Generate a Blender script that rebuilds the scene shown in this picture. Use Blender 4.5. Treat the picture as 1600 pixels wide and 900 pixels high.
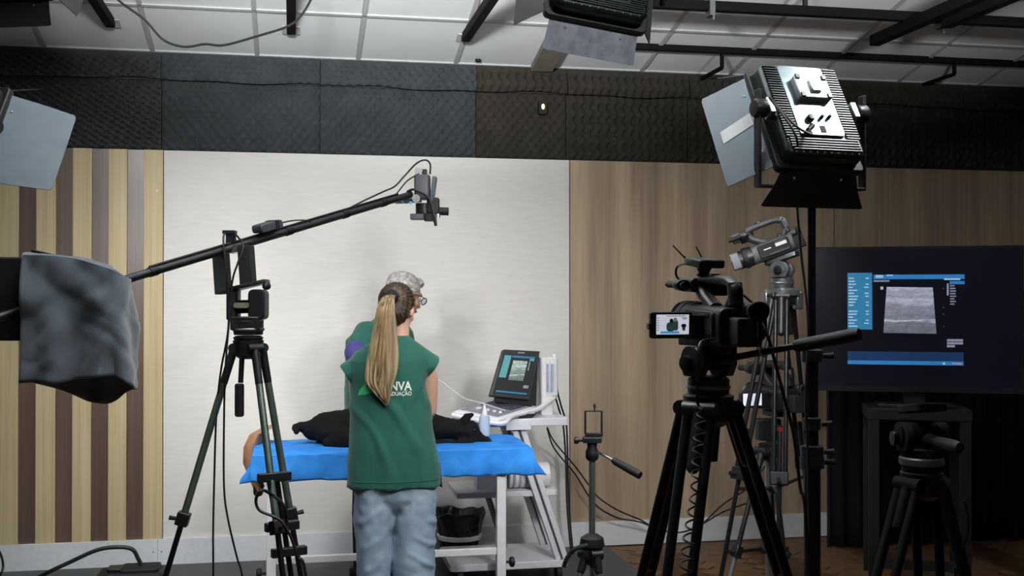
import bpy, bmesh, math, random
from mathutils import Vector, Matrix, Euler, noise
from mathutils.bvhtree import BVHTree
random.seed(7)
V = Vector
R = math.radians
for _o in list(bpy.data.objects): bpy.data.objects.remove(_o)
SC = bpy.context.scene
COL = SC.collection

# ------------------------------------------------------------------ camera
F_PX, YAW, PITCH, CAM_H = 1750.0, R(11.15), math.atan(15/1750), 1.6
FWD = V((math.sin(YAW)*math.cos(PITCH), math.cos(YAW)*math.cos(PITCH), math.sin(PITCH)))
RGT = V((math.cos(YAW), -math.sin(YAW), 0))
UPV = RGT.cross(FWD)
CAM = V((0, 0, CAM_H))
cam_d = bpy.data.cameras.new('camera'); cam_d.sensor_width = 36; cam_d.lens = 36*F_PX/1600
cam_d.clip_start = 0.05; cam_d.clip_end = 60
cam = bpy.data.objects.new('camera', cam_d); COL.objects.link(cam)
cam.location = CAM; cam.rotation_euler = (R(90)+PITCH, 0, -YAW)
SC.camera = cam

# ------------------------------------------------------------------ world + exposure
w = bpy.data.worlds.new('world'); SC.world = w; w.use_nodes = True
w.node_tree.nodes['Background'].inputs[0].default_value = (0.55, 0.62, 0.7, 1)
w.node_tree.nodes['Background'].inputs[1].default_value = 0.012
SC.view_settings.view_transform = 'Standard'; SC.view_settings.look = 'None'
SC.view_settings.exposure = 0.0; SC.view_settings.gamma = 1.0; SC.view_settings.use_curve_mapping = False
# light output (watts) of the LED panels, the seen ones and the added unseen ones; each lamp is made in its own panel's builder below
POWER = dict(right=10, left=6.6, top=4.6, top_left=7, added_uplight=265, added_uplight_right=55, rim=1.6, back=3)  # entries after top_left are unseen lamps put in out of frame

def ray(px, py): return FWD*F_PX + RGT*(px-800) + UPV*(450-py)
def P(px, py, Y):                       # point of the line of sight on the world plane y = Y
    d = ray(px, py); return CAM + d*(Y/d.y)
def PZ(px, py, z):                      # ... on a horizontal plane
    d = ray(px, py); return CAM + d*((z-CAM_H)/d.z)
def PD(px, py, zc): return CAM + ray(px, py)*(zc/F_PX)   # ... at a distance along the lens axis

# ------------------------------------------------------------------ materials
def lin(c):
    c = c/255.0
    return c/12.92 if c <= 0.04045 else ((c+0.055)/1.055)**2.4
def rgb(h, k=1.0):
    return tuple(min(1, lin(int(h[i:i+2], 16))*k) for i in (0, 2, 4)) + (1,)
MATS = {}
def M(name, hexc, rough=.5, metal=0, var=.12, scale=25, bump=0, bscale=80, stretch=(1,1,1), coat=0,
      es=0, trans=0, ior=1.45, hex2=None, sheen=0, alpha=1, detail=4, spec=.5, lo=.3, hi=.7):
    if name in MATS: return MATS[name]
    m = bpy.data.materials.new(name); m.use_nodes = True
    nt = m.node_tree; b = nt.nodes['Principled BSDF']; L = nt.links.new
    tc = nt.nodes.new('ShaderNodeTexCoord'); mp = nt.nodes.new('ShaderNodeMapping')
    mp.inputs['Scale'].default_value = stretch
    L(tc.outputs['Object'], mp.inputs['Vector'])
    nz = nt.nodes.new('ShaderNodeTexNoise'); nz.inputs['Scale'].default_value = scale; nz.inputs['Detail'].default_value = detail
    L(mp.outputs[0], nz.inputs['Vector'])
    cr = nt.nodes.new('ShaderNodeValToRGB')
    cr.color_ramp.elements[0].position = lo; cr.color_ramp.elements[1].position = hi
    cr.color_ramp.elements[0].color = rgb(hexc, 1-var)
    cr.color_ramp.elements[1].color = rgb(hex2) if hex2 else rgb(hexc, 1+var)
    L(nz.outputs['Fac'], cr.inputs[0]); L(cr.outputs[0], b.inputs['Base Color'])
    b.inputs['Roughness'].default_value = rough; b.inputs['Metallic'].default_value = metal
    b.inputs['Coat Weight'].default_value = coat; b.inputs['IOR'].default_value = ior
    b.inputs['Transmission Weight'].default_value = trans; b.inputs['Sheen Weight'].default_value = sheen
    b.inputs['Alpha'].default_value = alpha; b.inputs['Specular IOR Level'].default_value = spec
    if es:
        L(cr.outputs[0], b.inputs['Emission Color']); b.inputs['Emission Strength'].default_value = es
    if bump:
        n2 = nt.nodes.new('ShaderNodeTexNoise'); n2.inputs['Scale'].default_value = bscale
        L(mp.outputs[0], n2.inputs['Vector'])
        bp = nt.nodes.new('ShaderNodeBump'); bp.inputs['Strength'].default_value = bump; bp.inputs['Distance'].default_value = .01
        L(n2.outputs['Fac'], bp.inputs['Height']); L(bp.outputs[0], b.inputs['Normal'])
    MATS[name] = m
    return m
BLK  = M('black_plastic', '17181a', .42, var=.25)
BLKM = M('black_matte', '101112', .7, var=.25)
PIPE = M('pipe_black', '08090a', .8, var=.2, spec=.2)
BLKR = M('black_rubber', '0d0d0e', .65, var=.2)
DKM  = M('dark_metal', '1b1c1e', .35, .5, var=.2)
GRYM = M('grey_metal', '6d7175', .35, .8, var=.15)
SILV = M('silver_metal', 'b4b8ba', .3, .9, var=.1)
GRNM = M('green_grey_aluminium', '6f8078', .35, .75, var=.12)
CHRM = M('chrome', 'd8dadc', .12, 1, var=.05)
WHT  = M('white_paint', 'd9dade', .4, var=.05)
WHTP = M('white_plastic', 'd6d6da', .35, var=.04)
LEAF = M('barn_door_grey', '505a62', .48, .25, var=.1, scale=14)
LEAFS = M('barn_door_scuffed', '727885', .55, .15, var=.2, scale=30, hex2='8b919d')
LEAFB = M('barn_door_black', '121513', .55, .2, var=.2)
FIXB = M('panel_housing', '23292a', .33, .6, var=.2, scale=40)
CABLE = M('cable_black', '131415', .5, var=.2)
CABLEW = M('cable_white', 'cfcfd2', .45, var=.05)
RED  = M('red_badge', 'c8323c', .4, var=.1)
STK  = M('white_sticker', 'd5d7d8', .5, var=.05)

# ------------------------------------------------------------------ mesh builder
def frame(d):
    d = d.normalized(); a = V((0,0,1)) if abs(d.z) < .95 else V((1,0,0))
    u = d.cross(a).normalized(); return u, d.cross(u).normalized(), d
class MB:
    def __init__(s): s.v = []; s.f = []
    def add(s, vs, fs):
        o = len(s.v); s.v += [V(p) for p in vs]; s.f += [[i+o for i in f] for f in fs]; return s
    def box(s, c, size, rot=None):
        h = [x/2 for x in size]; m = rot if rot else Matrix.Identity(3)
        vs = [V(c)+m@V((sx*h[0], sy*h[1], sz*h[2])) for sz in (-1,1) for sx, sy in ((-1,-1),(1,-1),(1,1),(-1,1))]
        return s.add(vs, [[3,2,1,0],[4,5,6,7],[0,1,5,4],[1,2,6,5],[2,3,7,6],[3,0,4,7]])
    def rbox(s, c, size, r, rot=None, n=3, axis=2):      # box with rounded corners around one axis
        ax = [0,1,2]; ax.remove(axis); a, b = ax
        ha, hb, hc = size[a]/2, size[b]/2, size[axis]/2
        r = min(r, ha*.999, hb*.999); pts = []
        for qx, qy, a0 in ((1,1,0),(-1,1,90),(-1,-1,180),(1,-1,270)):
            for k in range(n+1):
                t = R(a0+90*k/n); pts.append((qx*(ha-r)+r*math.cos(t), qy*(hb-r)+r*math.sin(t)))
        m = rot if rot else Matrix.Identity(3); vs = []
        for z in (-hc, hc):
            for p in pts:
                q = [0,0,0]; q[a], q[b], q[axis] = p[0], p[1], z
                vs.append(V(c)+m@V(q))
        k = len(pts); fs = [[i, (i+1)%k, k+(i+1)%k, k+i] for i in range(k)] + [list(range(k))[::-1], list(range(k, 2*k))]
        if axis == 1: fs = [f[::-1] for f in fs]
        return s.add(vs, fs)
    def cyl(s, p0, p1, r0, r1=None, n=14, cap=True):
        p0, p1 = V(p0), V(p1); r1 = r0 if r1 is None else r1
        u, v, d = frame(p1-p0); vs = []
        for p, r in ((p0, r0), (p1, r1)):
            vs += [p+u*(r*math.cos(2*math.pi*k/n))+v*(r*math.sin(2*math.pi*k/n)) for k in range(n)]
        fs = [[k, (k+1)%n, n+(k+1)%n, n+k] for k in range(n)]
        if cap: fs += [list(range(n))[::-1], list(range(n, 2*n))]
        return s.add(vs, fs)
    def loft(s, rings, cap=True):                       # rings: lists of points, all the same length
        n = len(rings[0]); vs = [p for r in rings for p in r]; fs = []
        for i in range(len(rings)-1):
            for k in range(n):
                fs.append([i*n+k, i*n+(k+1)%n, (i+1)*n+(k+1)%n, (i+1)*n+k])
        if cap: fs += [list(range(n))[::-1], list(range((len(rings)-1)*n, len(rings)*n))]
        return s.add(vs, fs)
    def ell_loft(s, rows, n=28, e=2.0):                 # rows: (centre, half-axis vector u, half-axis vector v)
        rs = []
        for c, u, v in rows:
            c, u, v = V(c), V(u), V(v); rr = []
            for k in range(n):
                t = 2*math.pi*k/n; ct, st = math.cos(t), math.sin(t)
                rr.append(c + u*(math.copysign(abs(ct)**(2/e), ct)) + v*(math.copysign(abs(st)**(2/e), st)))
            rs.append(rr)
        return s.loft(rs)
    def sph(s, c, r, seg=14, rings=9, rot=None):
        if not hasattr(r, '__len__'): r = (r, r, r)
        m = rot if rot else Matrix.Identity(3); c = V(c); vs = []; fs = []
        for i in range(1, rings):
            a = math.pi*i/rings
            for k in range(seg):
                b = 2*math.pi*k/seg
                vs.append(c+m@V((r[0]*math.sin(a)*math.cos(b), r[1]*math.sin(a)*math.sin(b), r[2]*math.cos(a))))
        vs += [c+m@V((0,0,r[2])), c+m@V((0,0,-r[2]))]; t = len(vs)-2
        for i in range(rings-2):
            for k in range(seg):
                fs.append([i*seg+k, (i+1)*seg+k, (i+1)*seg+(k+1)%seg, i*seg+(k+1)%seg])
        for k in range(seg):
            fs.append([t, k, (k+1)%seg]); q = (rings-2)*seg; fs.append([t+1, q+(k+1)%seg, q+k])
        return s.add(vs, fs)
    def cap(s, p0, r0, p1, r1, n=14):
        s.sph(p0, r0, n); s.sph(p1, r1, n); return s.cyl(p0, p1, r0, r1, n)
    def chain(s, pr):
        for (a, ra), (b, rb) in zip(pr, pr[1:]): s.cap(a, ra, b, rb)
        return s
    def tube(s, pts, r, n=6, smooth=6, cap=True):
        pts = [V(p) for p in pts]
        if smooth and len(pts) > 2: pts = catmull(pts, smooth)
        rs = []; u = None
        for i, p in enumerate(pts):
            d = (pts[min(i+1, len(pts)-1)]-pts[max(i-1, 0)])
            if d.length < 1e-9: continue
            d.normalize()
            if u is None: u = frame(d)[0]
            u = (u - d*u.dot(d)); u = u.normalized() if u.length > 1e-6 else frame(d)[0]
            v = d.cross(u); rr = r[min(i, len(r)-1)] if hasattr(r, '__len__') else r
            rs.append([p+u*(rr*math.cos(2*math.pi*k/n))+v*(rr*math.sin(2*math.pi*k/n)) for k in range(n)])
        return s.loft(rs, cap)
    def prism(s, poly, t):                              # 3-D polygon given thickness t along its normal (centred)
        poly = [V(p) for p in poly]; nrm = V((0,0,0)); k = len(poly)
        for i in range(k): nrm += (poly[i]-poly[0]).cross(poly[(i+1)%k]-poly[0])
        nrm.normalize(); vs = [p+nrm*(t/2) for p in poly]+[p-nrm*(t/2) for p in poly]
        fs = [list(range(k)), list(range(k, 2*k))[::-1]] + [[i, k+i, k+(i+1)%k, (i+1)%k] for i in range(k)]
        return s.add(vs, fs)
    def lathe(s, prof, c=(0,0,0), n=20, axis=None):     # prof: (radius, height) along axis
        u, v, d = frame(V(axis)) if axis is not None else (V((1,0,0)), V((0,1,0)), V((0,0,1)))
        c = V(c)
        return s.loft([[c+d*h+u*(r*math.cos(2*math.pi*k/n))+v*(r*math.sin(2*math.pi*k/n)) for k in range(n)] for r, h in prof])
    def grid(s, fn, nu, nv):
        vs = [fn(i/nu, j/nv) for j in range(nv+1) for i in range(nu+1)]
        return s.add(vs, [[j*(nu+1)+i, j*(nu+1)+i+1, (j+1)*(nu+1)+i+1, (j+1)*(nu+1)+i] for j in range(nv) for i in range(nu)])
    def mesh(s, name='m', off=None, smooth=True):
        me = bpy.data.meshes.new(name)
        vs = s.v if off is None else [p-off for p in s.v]
        me.from_pydata([tuple(p) for p in vs], [], s.f)
        bm = bmesh.new(); bm.from_mesh(me); bmesh.ops.recalc_face_normals(bm, faces=bm.faces)
        if smooth:
            for f in bm.faces: f.smooth = True
            for e in bm.edges:
                if len(e.link_faces) == 2 and e.calc_face_angle(0) > R(38): e.smooth = False
        bm.to_mesh(me); bm.free(); return me
def catmull(p, k):
    out = []; q = [p[0]*2-p[1]]+p+[p[-1]*2-p[-2]]
    for i in range(1, len(q)-2):
        a, b, c, d = q[i-1:i+3]
        for j in range(k):
            t = j/k
            out.append(.5*((2*b)+(c-a)*t+(2*a-5*b+4*c-d)*t*t+(3*b-a-3*c+d)*t**3))
    return out+[p[-1]]
# ------------------------------------------------------------------ scene objects
WORLDREF = {}                                            # thing -> True when its shapes are given in world coordinates
def rootloc(o):
    while o is not None:
        if o.name in WORLDREF: return WORLDREF[o.name]
        o = o.parent
    return None
def tag(o, label, cat=None, group=None, kind=None):
    if label: o['label'] = label
    if cat: o['category'] = cat
    if group: o['group'] = group
    if kind: o['kind'] = kind
    return o
def thing(name, label, cat, loc, rot=None, group=None, world=True, scale=None):
    o = bpy.data.objects.new(name, None); COL.objects.link(o); o.location = loc
    o.empty_display_size = .05
    if rot is not None: o.rotation_euler = rot
    if scale: o.scale = (scale,)*3
    if world: WORLDREF[o.name] = V(loc)
    return tag(o, label, cat, group)
def part(parent, name, shape, mat, label=None, bevel=0, smooth=True, kind=None):
    off = rootloc(parent)
    me = shape.mesh(name, off, smooth) if isinstance(shape, MB) else shape
    o = bpy.data.objects.new(name, me); COL.objects.link(o); o.parent = parent
    if mat: me.materials.clear(); me.materials.append(mat)
    if bevel:
        b = o.modifiers.new('bevel', 'BEVEL'); b.width = bevel; b.segments = 2; b.limit_method = 'ANGLE'; b.angle_limit = R(40)
    if label: o['label'] = label
    if kind: o['kind'] = kind
    return o
def single(name, shape, mat, label, cat, group=None, kind=None, bevel=0, smooth=True, loc=None):
    if loc is None:
        n = len(shape.v); loc = V((sum(p.x for p in shape.v)/n, sum(p.y for p in shape.v)/n, min(p.z for p in shape.v)))
    loc = V(loc)
    me = shape.mesh(name, loc, smooth)
    o = bpy.data.objects.new(name, me); COL.objects.link(o); o.location = loc; me.materials.append(mat)
    WORLDREF[o.name] = loc
    if bevel:
        b = o.modifiers.new('bevel', 'BEVEL'); b.width = bevel; b.segments = 2; b.limit_method = 'ANGLE'; b.angle_limit = R(40)
    return tag(o, label, cat, group, kind)
def struct(name, shape, mat, smooth=False, loc=(0,0,0)):
    o = bpy.data.objects.new(name, shape.mesh(name, V(loc), smooth)); COL.objects.link(o); o.location = loc
    o.data.materials.append(mat); o['kind'] = 'structure'; WORLDREF[o.name] = V(loc)
    return o
def remesh(mb, voxel, it=4, fn=None, off=None):
    me = mb.mesh('tmp', off, False); o = bpy.data.objects.new('tmp', me); COL.objects.link(o)
    r = o.modifiers.new('r', 'REMESH'); r.mode = 'VOXEL'; r.voxel_size = voxel; r.use_smooth_shade = True
    if it: s = o.modifiers.new('s', 'SMOOTH'); s.factor = .5; s.iterations = it
    dg = bpy.context.evaluated_depsgraph_get(); dg.update()
    out = bpy.data.meshes.new_from_object(o.evaluated_get(dg))
    bpy.data.objects.remove(o); bpy.data.meshes.remove(me)
    if fn:
        ns = [v.normal.copy() for v in out.vertices]
        for v, n in zip(out.vertices, ns): v.co += n*fn(v.co if off is None else v.co+off, n)
    for p in out.polygons: p.use_smooth = True
    return out
def text_mesh(body, size, bold=0.0):
    c = bpy.data.curves.new('t', 'FONT'); c.body = body; c.size = size; c.offset = bold; c.align_x = 'LEFT'; c.resolution_u = 3
    o = bpy.data.objects.new('t', c); COL.objects.link(o)
    dg = bpy.context.evaluated_depsgraph_get(); dg.update()
    me = bpy.data.meshes.new_from_object(o.evaluated_get(dg)); bpy.data.objects.remove(o); bpy.data.curves.remove(c)
    return me
# ================================================================== THE ROOM
WY = 6.97                                                # the back wall's plane
def wx(px, py=300): return P(px, py, WY).x
def wz(py, px=800): return P(px, py, WY).z
Z_PAN, Z_BB, Z_CEIL, SLOPE = wz(248), wz(820), wz(106), .21
# --- special materials
def wood_panel(name, c1, c2, c3, sx=9, sz=.35):
    m = bpy.data.materials.new(name); m.use_nodes = True; nt = m.node_tree; L = nt.links.new; b = nt.nodes['Principled BSDF']
    tc = nt.nodes.new('ShaderNodeTexCoord'); mp = nt.nodes.new('ShaderNodeMapping'); mp.inputs['Scale'].default_value = (sx, sx, sz)
    n1 = nt.nodes.new('ShaderNodeTexNoise'); n1.inputs['Scale'].default_value = 1.0; n1.inputs['Detail'].default_value = 7; n1.inputs['Roughness'].default_value = .62
    mp2 = nt.nodes.new('ShaderNodeMapping'); mp2.inputs['Scale'].default_value = (sx*7, sx*7, sz*3)
    n2 = nt.nodes.new('ShaderNodeTexNoise'); n2.inputs['Scale'].default_value = 1.0; n2.inputs['Detail'].default_value = 3
    L(tc.outputs['Object'], mp.inputs[0]); L(tc.outputs['Object'], mp2.inputs[0]); L(mp.outputs[0], n1.inputs[0]); L(mp2.outputs[0], n2.inputs[0])
    mx = nt.nodes.new('ShaderNodeMath'); mx.operation = 'MULTIPLY_ADD'; mx.inputs[1].default_value = .18; L(n2.outputs[0], mx.inputs[0])
    sc = nt.nodes.new('ShaderNodeMath'); sc.operation = 'MULTIPLY'; sc.inputs[1].default_value = .82; L(n1.outputs[0], sc.inputs[0]); L(sc.outputs[0], mx.inputs[2])
    cr = nt.nodes.new('ShaderNodeValToRGB'); e = cr.color_ramp.elements
    e[0].position = .36; e[0].color = rgb(c1); e[1].position = .64; e[1].color = rgb(c3); k = e.new(.5); k.color = rgb(c2)
    L(mx.outputs[0], cr.inputs[0]); L(cr.outputs[0], b.inputs['Base Color']); b.inputs['Roughness'].default_value = .5
    b.inputs['Specular IOR Level'].default_value = .3
    MATS[name] = m; return m
WOODP = wood_panel('walnut_laminate', '8a7766', 'a5917b', 'b7a48c', 6.5)
OAKL = wood_panel('pale_oak_slat', 'b3a27c', 'c2b28c', 'cabb97', 30, .5)
OAKD = wood_panel('dark_brown_slat', '57453d', '614e45', '6b574c', 30, .5); OAKD.node_tree.nodes['Principled BSDF'].inputs['Roughness'].default_value = .33
OAKD.node_tree.nodes['Principled BSDF'].inputs['Specular IOR Level'].default_value = .7
FLW = wood_panel('parquet_wood', '523c2a', '664b33', '775a3e', 14, 14)
LINEN = M('linen_panel', 'd8d6d2', .75, var=.035, scale=9, stretch=(1,1,9), bump=.06, bscale=120)
WALLM = M('wall_dark', '26272a', .9)
TILE = M('ceiling_tile', 'd2d7da', .85, var=.05, scale=3, bump=.05, bscale=150)
TBAR = M('ceiling_grid_bar', 'a9adaf', .5, var=.05)
FOAM_G = M('acoustic_foam_grey', '34383b', .95, var=.15, scale=8)
FOAM_B = M('acoustic_foam_brown', '2d2a24', .95, var=.18, scale=8)
BBM = M('baseboard_white', 'dde2e6', .45, var=.04)
GREYF = M('dark_grey_vinyl', '3f4042', .55, var=.12, scale=30)

# --- floor
floor = struct('floor', MB().box((.6, 2.2, -.06), (11, 9.7, .12)), FLW)
pl_me = {}
PLW, PLL = .095, .475
def planks():
    m = MB().box((0,0,.003), (PLL-.004, PLW-.004, .006)); me = m.mesh('plank', None, False); me.materials.append(FLW)
    n = 0; c, s = math.cos(R(45)), math.sin(R(45)); k = int(round(PLL/PLW))
    for a in range(-60, 61):
        for b in range(-14, 15):
            # herringbone: rows of alternate horizontal / vertical blocks
            for kind in (0, 1):
                if kind == 0: x, y, ang = a*PLW+b*2*PLL, a*PLW, 0
                else: x, y, ang = a*PLW+PLL/2+PLW/2+b*2*PLL, a*PLW+PLL/2-PLW/2, 90
                X, Y = (x*c-y*s)+2.2, (x*s+y*c)+6.1
                if not (1.02 < X < 4.3 and 5.15 < Y < 6.72): continue
                o = bpy.data.objects.new('plank', me); COL.objects.link(o); o.parent = floor
                o.location = (X, Y, 0); o.rotation_euler = (0, 0, R(45+ang)); n += 1
    return n
planks()
xm = P(944, 856, WY).x
single('stage_mat', MB().box(((xm-4.4)/2+.0, 5.3, .0055), (xm+4.4, 3.3, .011)), GREYF, 'dark grey vinyl mat on the floor under the examination table', 'mat', loc=(0,5.3,0))

# --- back wall and its cladding
wall = struct('wall_back', MB().box((.6, WY+.11, 2.2), (11, .14, 4.6)), WALLM)
WF = WY+.04                                              # wall face behind the cladding
bnd = [255, 225, 199, 170, 144, 114, 88, 57, 30, 1, -26]
pitch = (wx(255)-wx(30))/4
xs = [wx(b) for b in bnd[:9]]
while xs[-1] > -3.9: xs.append(xs[-2]-pitch)
for i in range(len(xs)-1):
    lightp = i % 2 == 0
    t = .052 if lightp else .040
    part(wall, 'slat', MB().box(((xs[i]+xs[i+1])/2, WF-t/2+.006, (Z_PAN+Z_BB)/2), (xs[i]-xs[i+1]-.002, t, Z_PAN-Z_BB)), OAKL if lightp else OAKD, smooth=False)
part(wall, 'linen_panel', MB().box(((wx(256)+wx(889.5))/2, WF-.02, (Z_PAN+Z_BB)/2), (wx(889.5)-wx(256), .04, Z_PAN-Z_BB)), LINEN, 'off-white fabric-textured wall panel', bevel=.002)
px0 = wx(890.5)
for i, (a, b) in enumerate(((px0, wx(1303)), (wx(1304), wx(1304)+1.85), (wx(1304)+1.854, 6.1))):
    part(wall, 'wood_panel', MB().box(((a+b)/2, WF-.02+(.004 if i else 0), (Z_PAN+Z_BB)/2), (b-a-.003, .04, Z_PAN-Z_BB)), WOODP, 'walnut wood-grain wall panel', bevel=.002)
part(wall, 'screw_cap', MB().sph((wx(246), WF-.046, wz(298, 246)), (.008, .004, .008)), STK)
# baseboard pieces
xj = wx(248)
bb = struct('baseboard_back', MB().box(((xj-4.6)/2, WF-.03, Z_BB/2+.004), (xj+4.6, .055, Z_BB-.008)), BBM)
part(bb, 'baseboard_board', MB().box(((xj+6.1)/2, WF-.0285, Z_BB/2+.004), (6.1-xj-.004, .055, Z_BB-.008)), BBM, smooth=False)
for q in (-1, 1): part(bb, 'screw', MB().cyl((xj+q*.024, WF-.06, Z_BB*.55), (xj+q*.024, WF-.054, Z_BB*.55), .004), GRYM)

# --- acoustic foam above the cladding: one mesh per panel, relief modelled
Z_MID = wz(141)
def foam(x0, x1, z0, z1, mat, kind, y0, tilt=0):
    nu = max(8, int((x1-x0)/.0105)); nv = max(6, int((z1-z0)/.0115))
    def fn(u, v):
        x, z = x0+(x1-x0)*u, z0+(z1-z0)*v
        if kind == 'egg': h = .014*(math.sin(2*math.pi*x/.06)*math.sin(2*math.pi*z/.075))+.012
        elif kind == 'wave': h = .017*(math.sin(2*math.pi*x/.055+1.3*math.sin(2*math.pi*z/.085)))*(.65+.35*math.sin(2*math.pi*z/.085))+.012
        else: h = .013*math.sin(2*math.pi*(x+z*1.6)/.06)+.005*math.sin(2*math.pi*z/.03)+.012
        e = min(u, 1-u)*(x1-x0); g = min(v, 1-v)*(z1-z0); h = h*min(1, e/.012+.2)*min(1, g/.012+.2)*(1 if not tilt else max(0, min(1, (1-v)*(z1-z0)/.045-.55)))
        sag = .006*math.sin(x*5.1)+.004*math.sin(x*13+1)
        return V((x, y0-h-tilt*(1-v), z+(sag if v < .01 and tilt else 0)))
    m = MB().grid(fn, nu, nv); n0 = len(m.v)
    m.box(((x0+x1)/2, y0+.02, (z0+z1)/2), (x1-x0-.002, .045, z1-z0-.002))
    o = part(wall, 'acoustic_foam_panel', m, mat)
    return o
fx = [-3.9, -2.9, wx(-190), wx(252), wx(500), wx(744), wx(885), wx(1075), wx(1290), wx(1500), wx(1500)+1.0, wx(1500)+2.0]
for i in range(len(fx)-1):
    a, b = fx[i]+.002, fx[i+1]-.002
    g = i < 5
    foam(a, b, Z_PAN+.004, Z_MID-.003, FOAM_G if g else FOAM_B, 'diag' if i < 3 else ('egg' if i < 6 else 'wave'), WF-.03)
    foam(a, b, Z_MID-.02, Z_CEIL+.03, FOAM_G if g else FOAM_B, 'diag' if i < 3 else ('egg' if i < 5 else 'wave'), WF-.055, .035)
# small sensor on the foam
sp = P(848, 168, WY-.05)
s1 = thing('motion_sensor', 'small black sensor with a pale yellow light on the brown foam', 'sensor', sp)
part(s1, 'housing', MB().rbox(sp+V((0,.012,0)), (.05,.045,.085), .01, axis=1), BLKM)
part(s1, 'indicator_light', MB().sph(sp+V((0,-.012,.004)), (.011,.005,.018)), M('yellow_led', 'f2e7a8', .4, es=1.2, var=.02))

# --- sloping suspended ceiling: tiles and grid bars
def cz(y): return Z_CEIL + SLOPE*(WY-y)
ceiling = struct('ceiling', MB().prism([(-4.9, WY+.1, cz(WY+.1)+.05), (6.1, WY+.1, cz(WY+.1)+.05), (6.1, -2.6, cz(-2.6)+.05), (-4.9, -2.6, cz(-2.6)+.05)], .04), TILE)
lines = [71, 237, 399, 550, 702]
tx = [P(p, 70+.038*p, WY-.02).x for p in lines]
pit = .6*1.0
pit = (P(1271, 119, WY).x - P(71, 76, WY).x)/8
x_0 = P(71, 76, WY).x
sl = math.atan(SLOPE); TS = .596
rotm = Matrix.Rotation(-sl, 3, 'X')
tile_me = MB().box((0,0,0), (pit-.028, TS/math.cos(sl)-.028, .012)).mesh('ceiling_tile', None, False); tile_me.materials.append(TILE)
ROWS = 6
for r in range(ROWS):
    for c in range(-5, 11):
        o = bpy.data.objects.new('ceiling_tile', tile_me); COL.objects.link(o); o.parent = ceiling
        y = WY-(r+.5)*TS-.02
        o.location = (x_0+(c+.5)*pit, y, cz(y)+.014); o.rotation_euler = (-sl, 0, 0)
for c in range(-5, 12):
    a, b = V((x_0+c*pit, WY-.02, cz(WY-.02)+.004)), V((x_0+c*pit, WY-ROWS*TS, cz(WY-ROWS*TS)+.004))
    part(ceiling, 'grid_bar', MB().box((a+b)/2, (.026, (b-a).length, .012), rotm), TBAR, smooth=False)
for r in range(ROWS+1):
    y = WY-r*TS-.02
    part(ceiling, 'grid_bar', MB().box((x_0+3*pit, y, cz(y)+.004), (16*pit, .026, .012), rotm), TBAR, smooth=False)
part(ceiling, 'spot_hole', MB().cyl(P(747, 95, 6.86)+V((0,0,.01)), P(747, 95, 6.86)-V((0,0,.004)), .018), BLKM)
# boxed strip running up the ceiling behind the middle fixture
a = V((P(843, 108, WY).x, WY-.06, cz(WY-.06)-.022)); b = V((a.x, 5.4, cz(5.4)-.022))
tr = struct('trim_1', MB().box((a+b)/2, (.135, (b-a).length, .04), rotm), M('grey_brown_strip', '6e6a62', .7, var=.2, scale=12))
# side wall and rear wall so that light stays in the room
struct('wall_right', MB().box((6.12, 2.2, 2.3), (.1, 9.7, 5)), M('wall_side_paint', '77787a', .85))
struct('wall_left', MB().box((-4.95, 2.2, 2.3), (.1, 9.7, 5)), WALLM)
struct('wall_front', MB().box((.6, -2.65, 2.3), (11, .1, 5)), M('wall_grey_paint', '9a9b9a', .85))

# ================================================================== LIGHTING GRID
GZ = 3.14
def sq_pipe(name, p0, p1, wdt, label, extra=None, mat=PIPE):
    p0, p1 = V(p0), V(p1); d = (p1-p0)
    u, v, dd = frame(d); m = Matrix((u, dd, v)).transposed()
    t = thing(name, label, 'pipe', (p0+p1)/2, group='black ceiling grid pipes')
    part(t, 'tube', MB().box((p0+p1)/2, (wdt, d.length, wdt), m), mat, bevel=.003)
    for nm, mb, mt in (extra or []): part(t, nm, mb, mt)
    return t
yA = PZ(1300, 86, GZ).y; yB = PZ(1300, 20, GZ+.03).y
def bracket(px, py):
    p = P(px, py, yA); q = p-V((0,0,.085)); r = V((q.x, WY-.045, q.z-.005))
    return MB().box((p+q)/2, (.02,.02,.09)).box((q+r)/2, (.02, (r-q).length, .02))
pA0, pA1 = P(985, 72, yA), P(1300, 86, yA); pA0.z = pA1.z = GZ
sq_pipe('grid_pipe', pA0, (6.0, yA, GZ), .042, 'thin black pipe parallel to the back wall, nearest the foam',
        [('wall_bracket', bracket(1128, 84), PIPE), ('wall_bracket', bracket(1491, 95), PIPE)])
pB = P(965, 4, yB)
sq_pipe('grid_pipe', (pB.x, yB, GZ+.03), (6.0, yB, GZ+.03), .052, 'thick black pipe along the top of the picture above the panel light',
        [('hanger_rod', MB().box((P(1258, 5, yB).x, yB, (GZ+cz(yB))/2+.04), (.022,.022, cz(yB)-GZ-.02)), BLKM),
         ('pipe_clamp', MB().box((P(1110, 10, yB).x, yB, GZ+.02), (.03,.07,.09)).cyl((P(1112,10,yB).x, yB-.03, GZ-.05), (P(1112,10,yB).x, yB-.03, GZ), .006), GRYM),
         ('pipe_clamp', MB().box((P(1470, 18, yB).x, yB, GZ+.02), (.03,.07,.09)).cyl((P(1470,18,yB).x, yB-.03, GZ-.06), (P(1470,18,yB).x, yB-.03, GZ), .007), GRYM),
         ('tie_wire', MB().tube([P(1476,-6,yB-.04), P(1478,8,yB-.04), P(1484,20,yB-.04), P(1481,28,yB-.04)], .003), M('yellow_wire', 'b9a23a', .5))])
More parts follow.
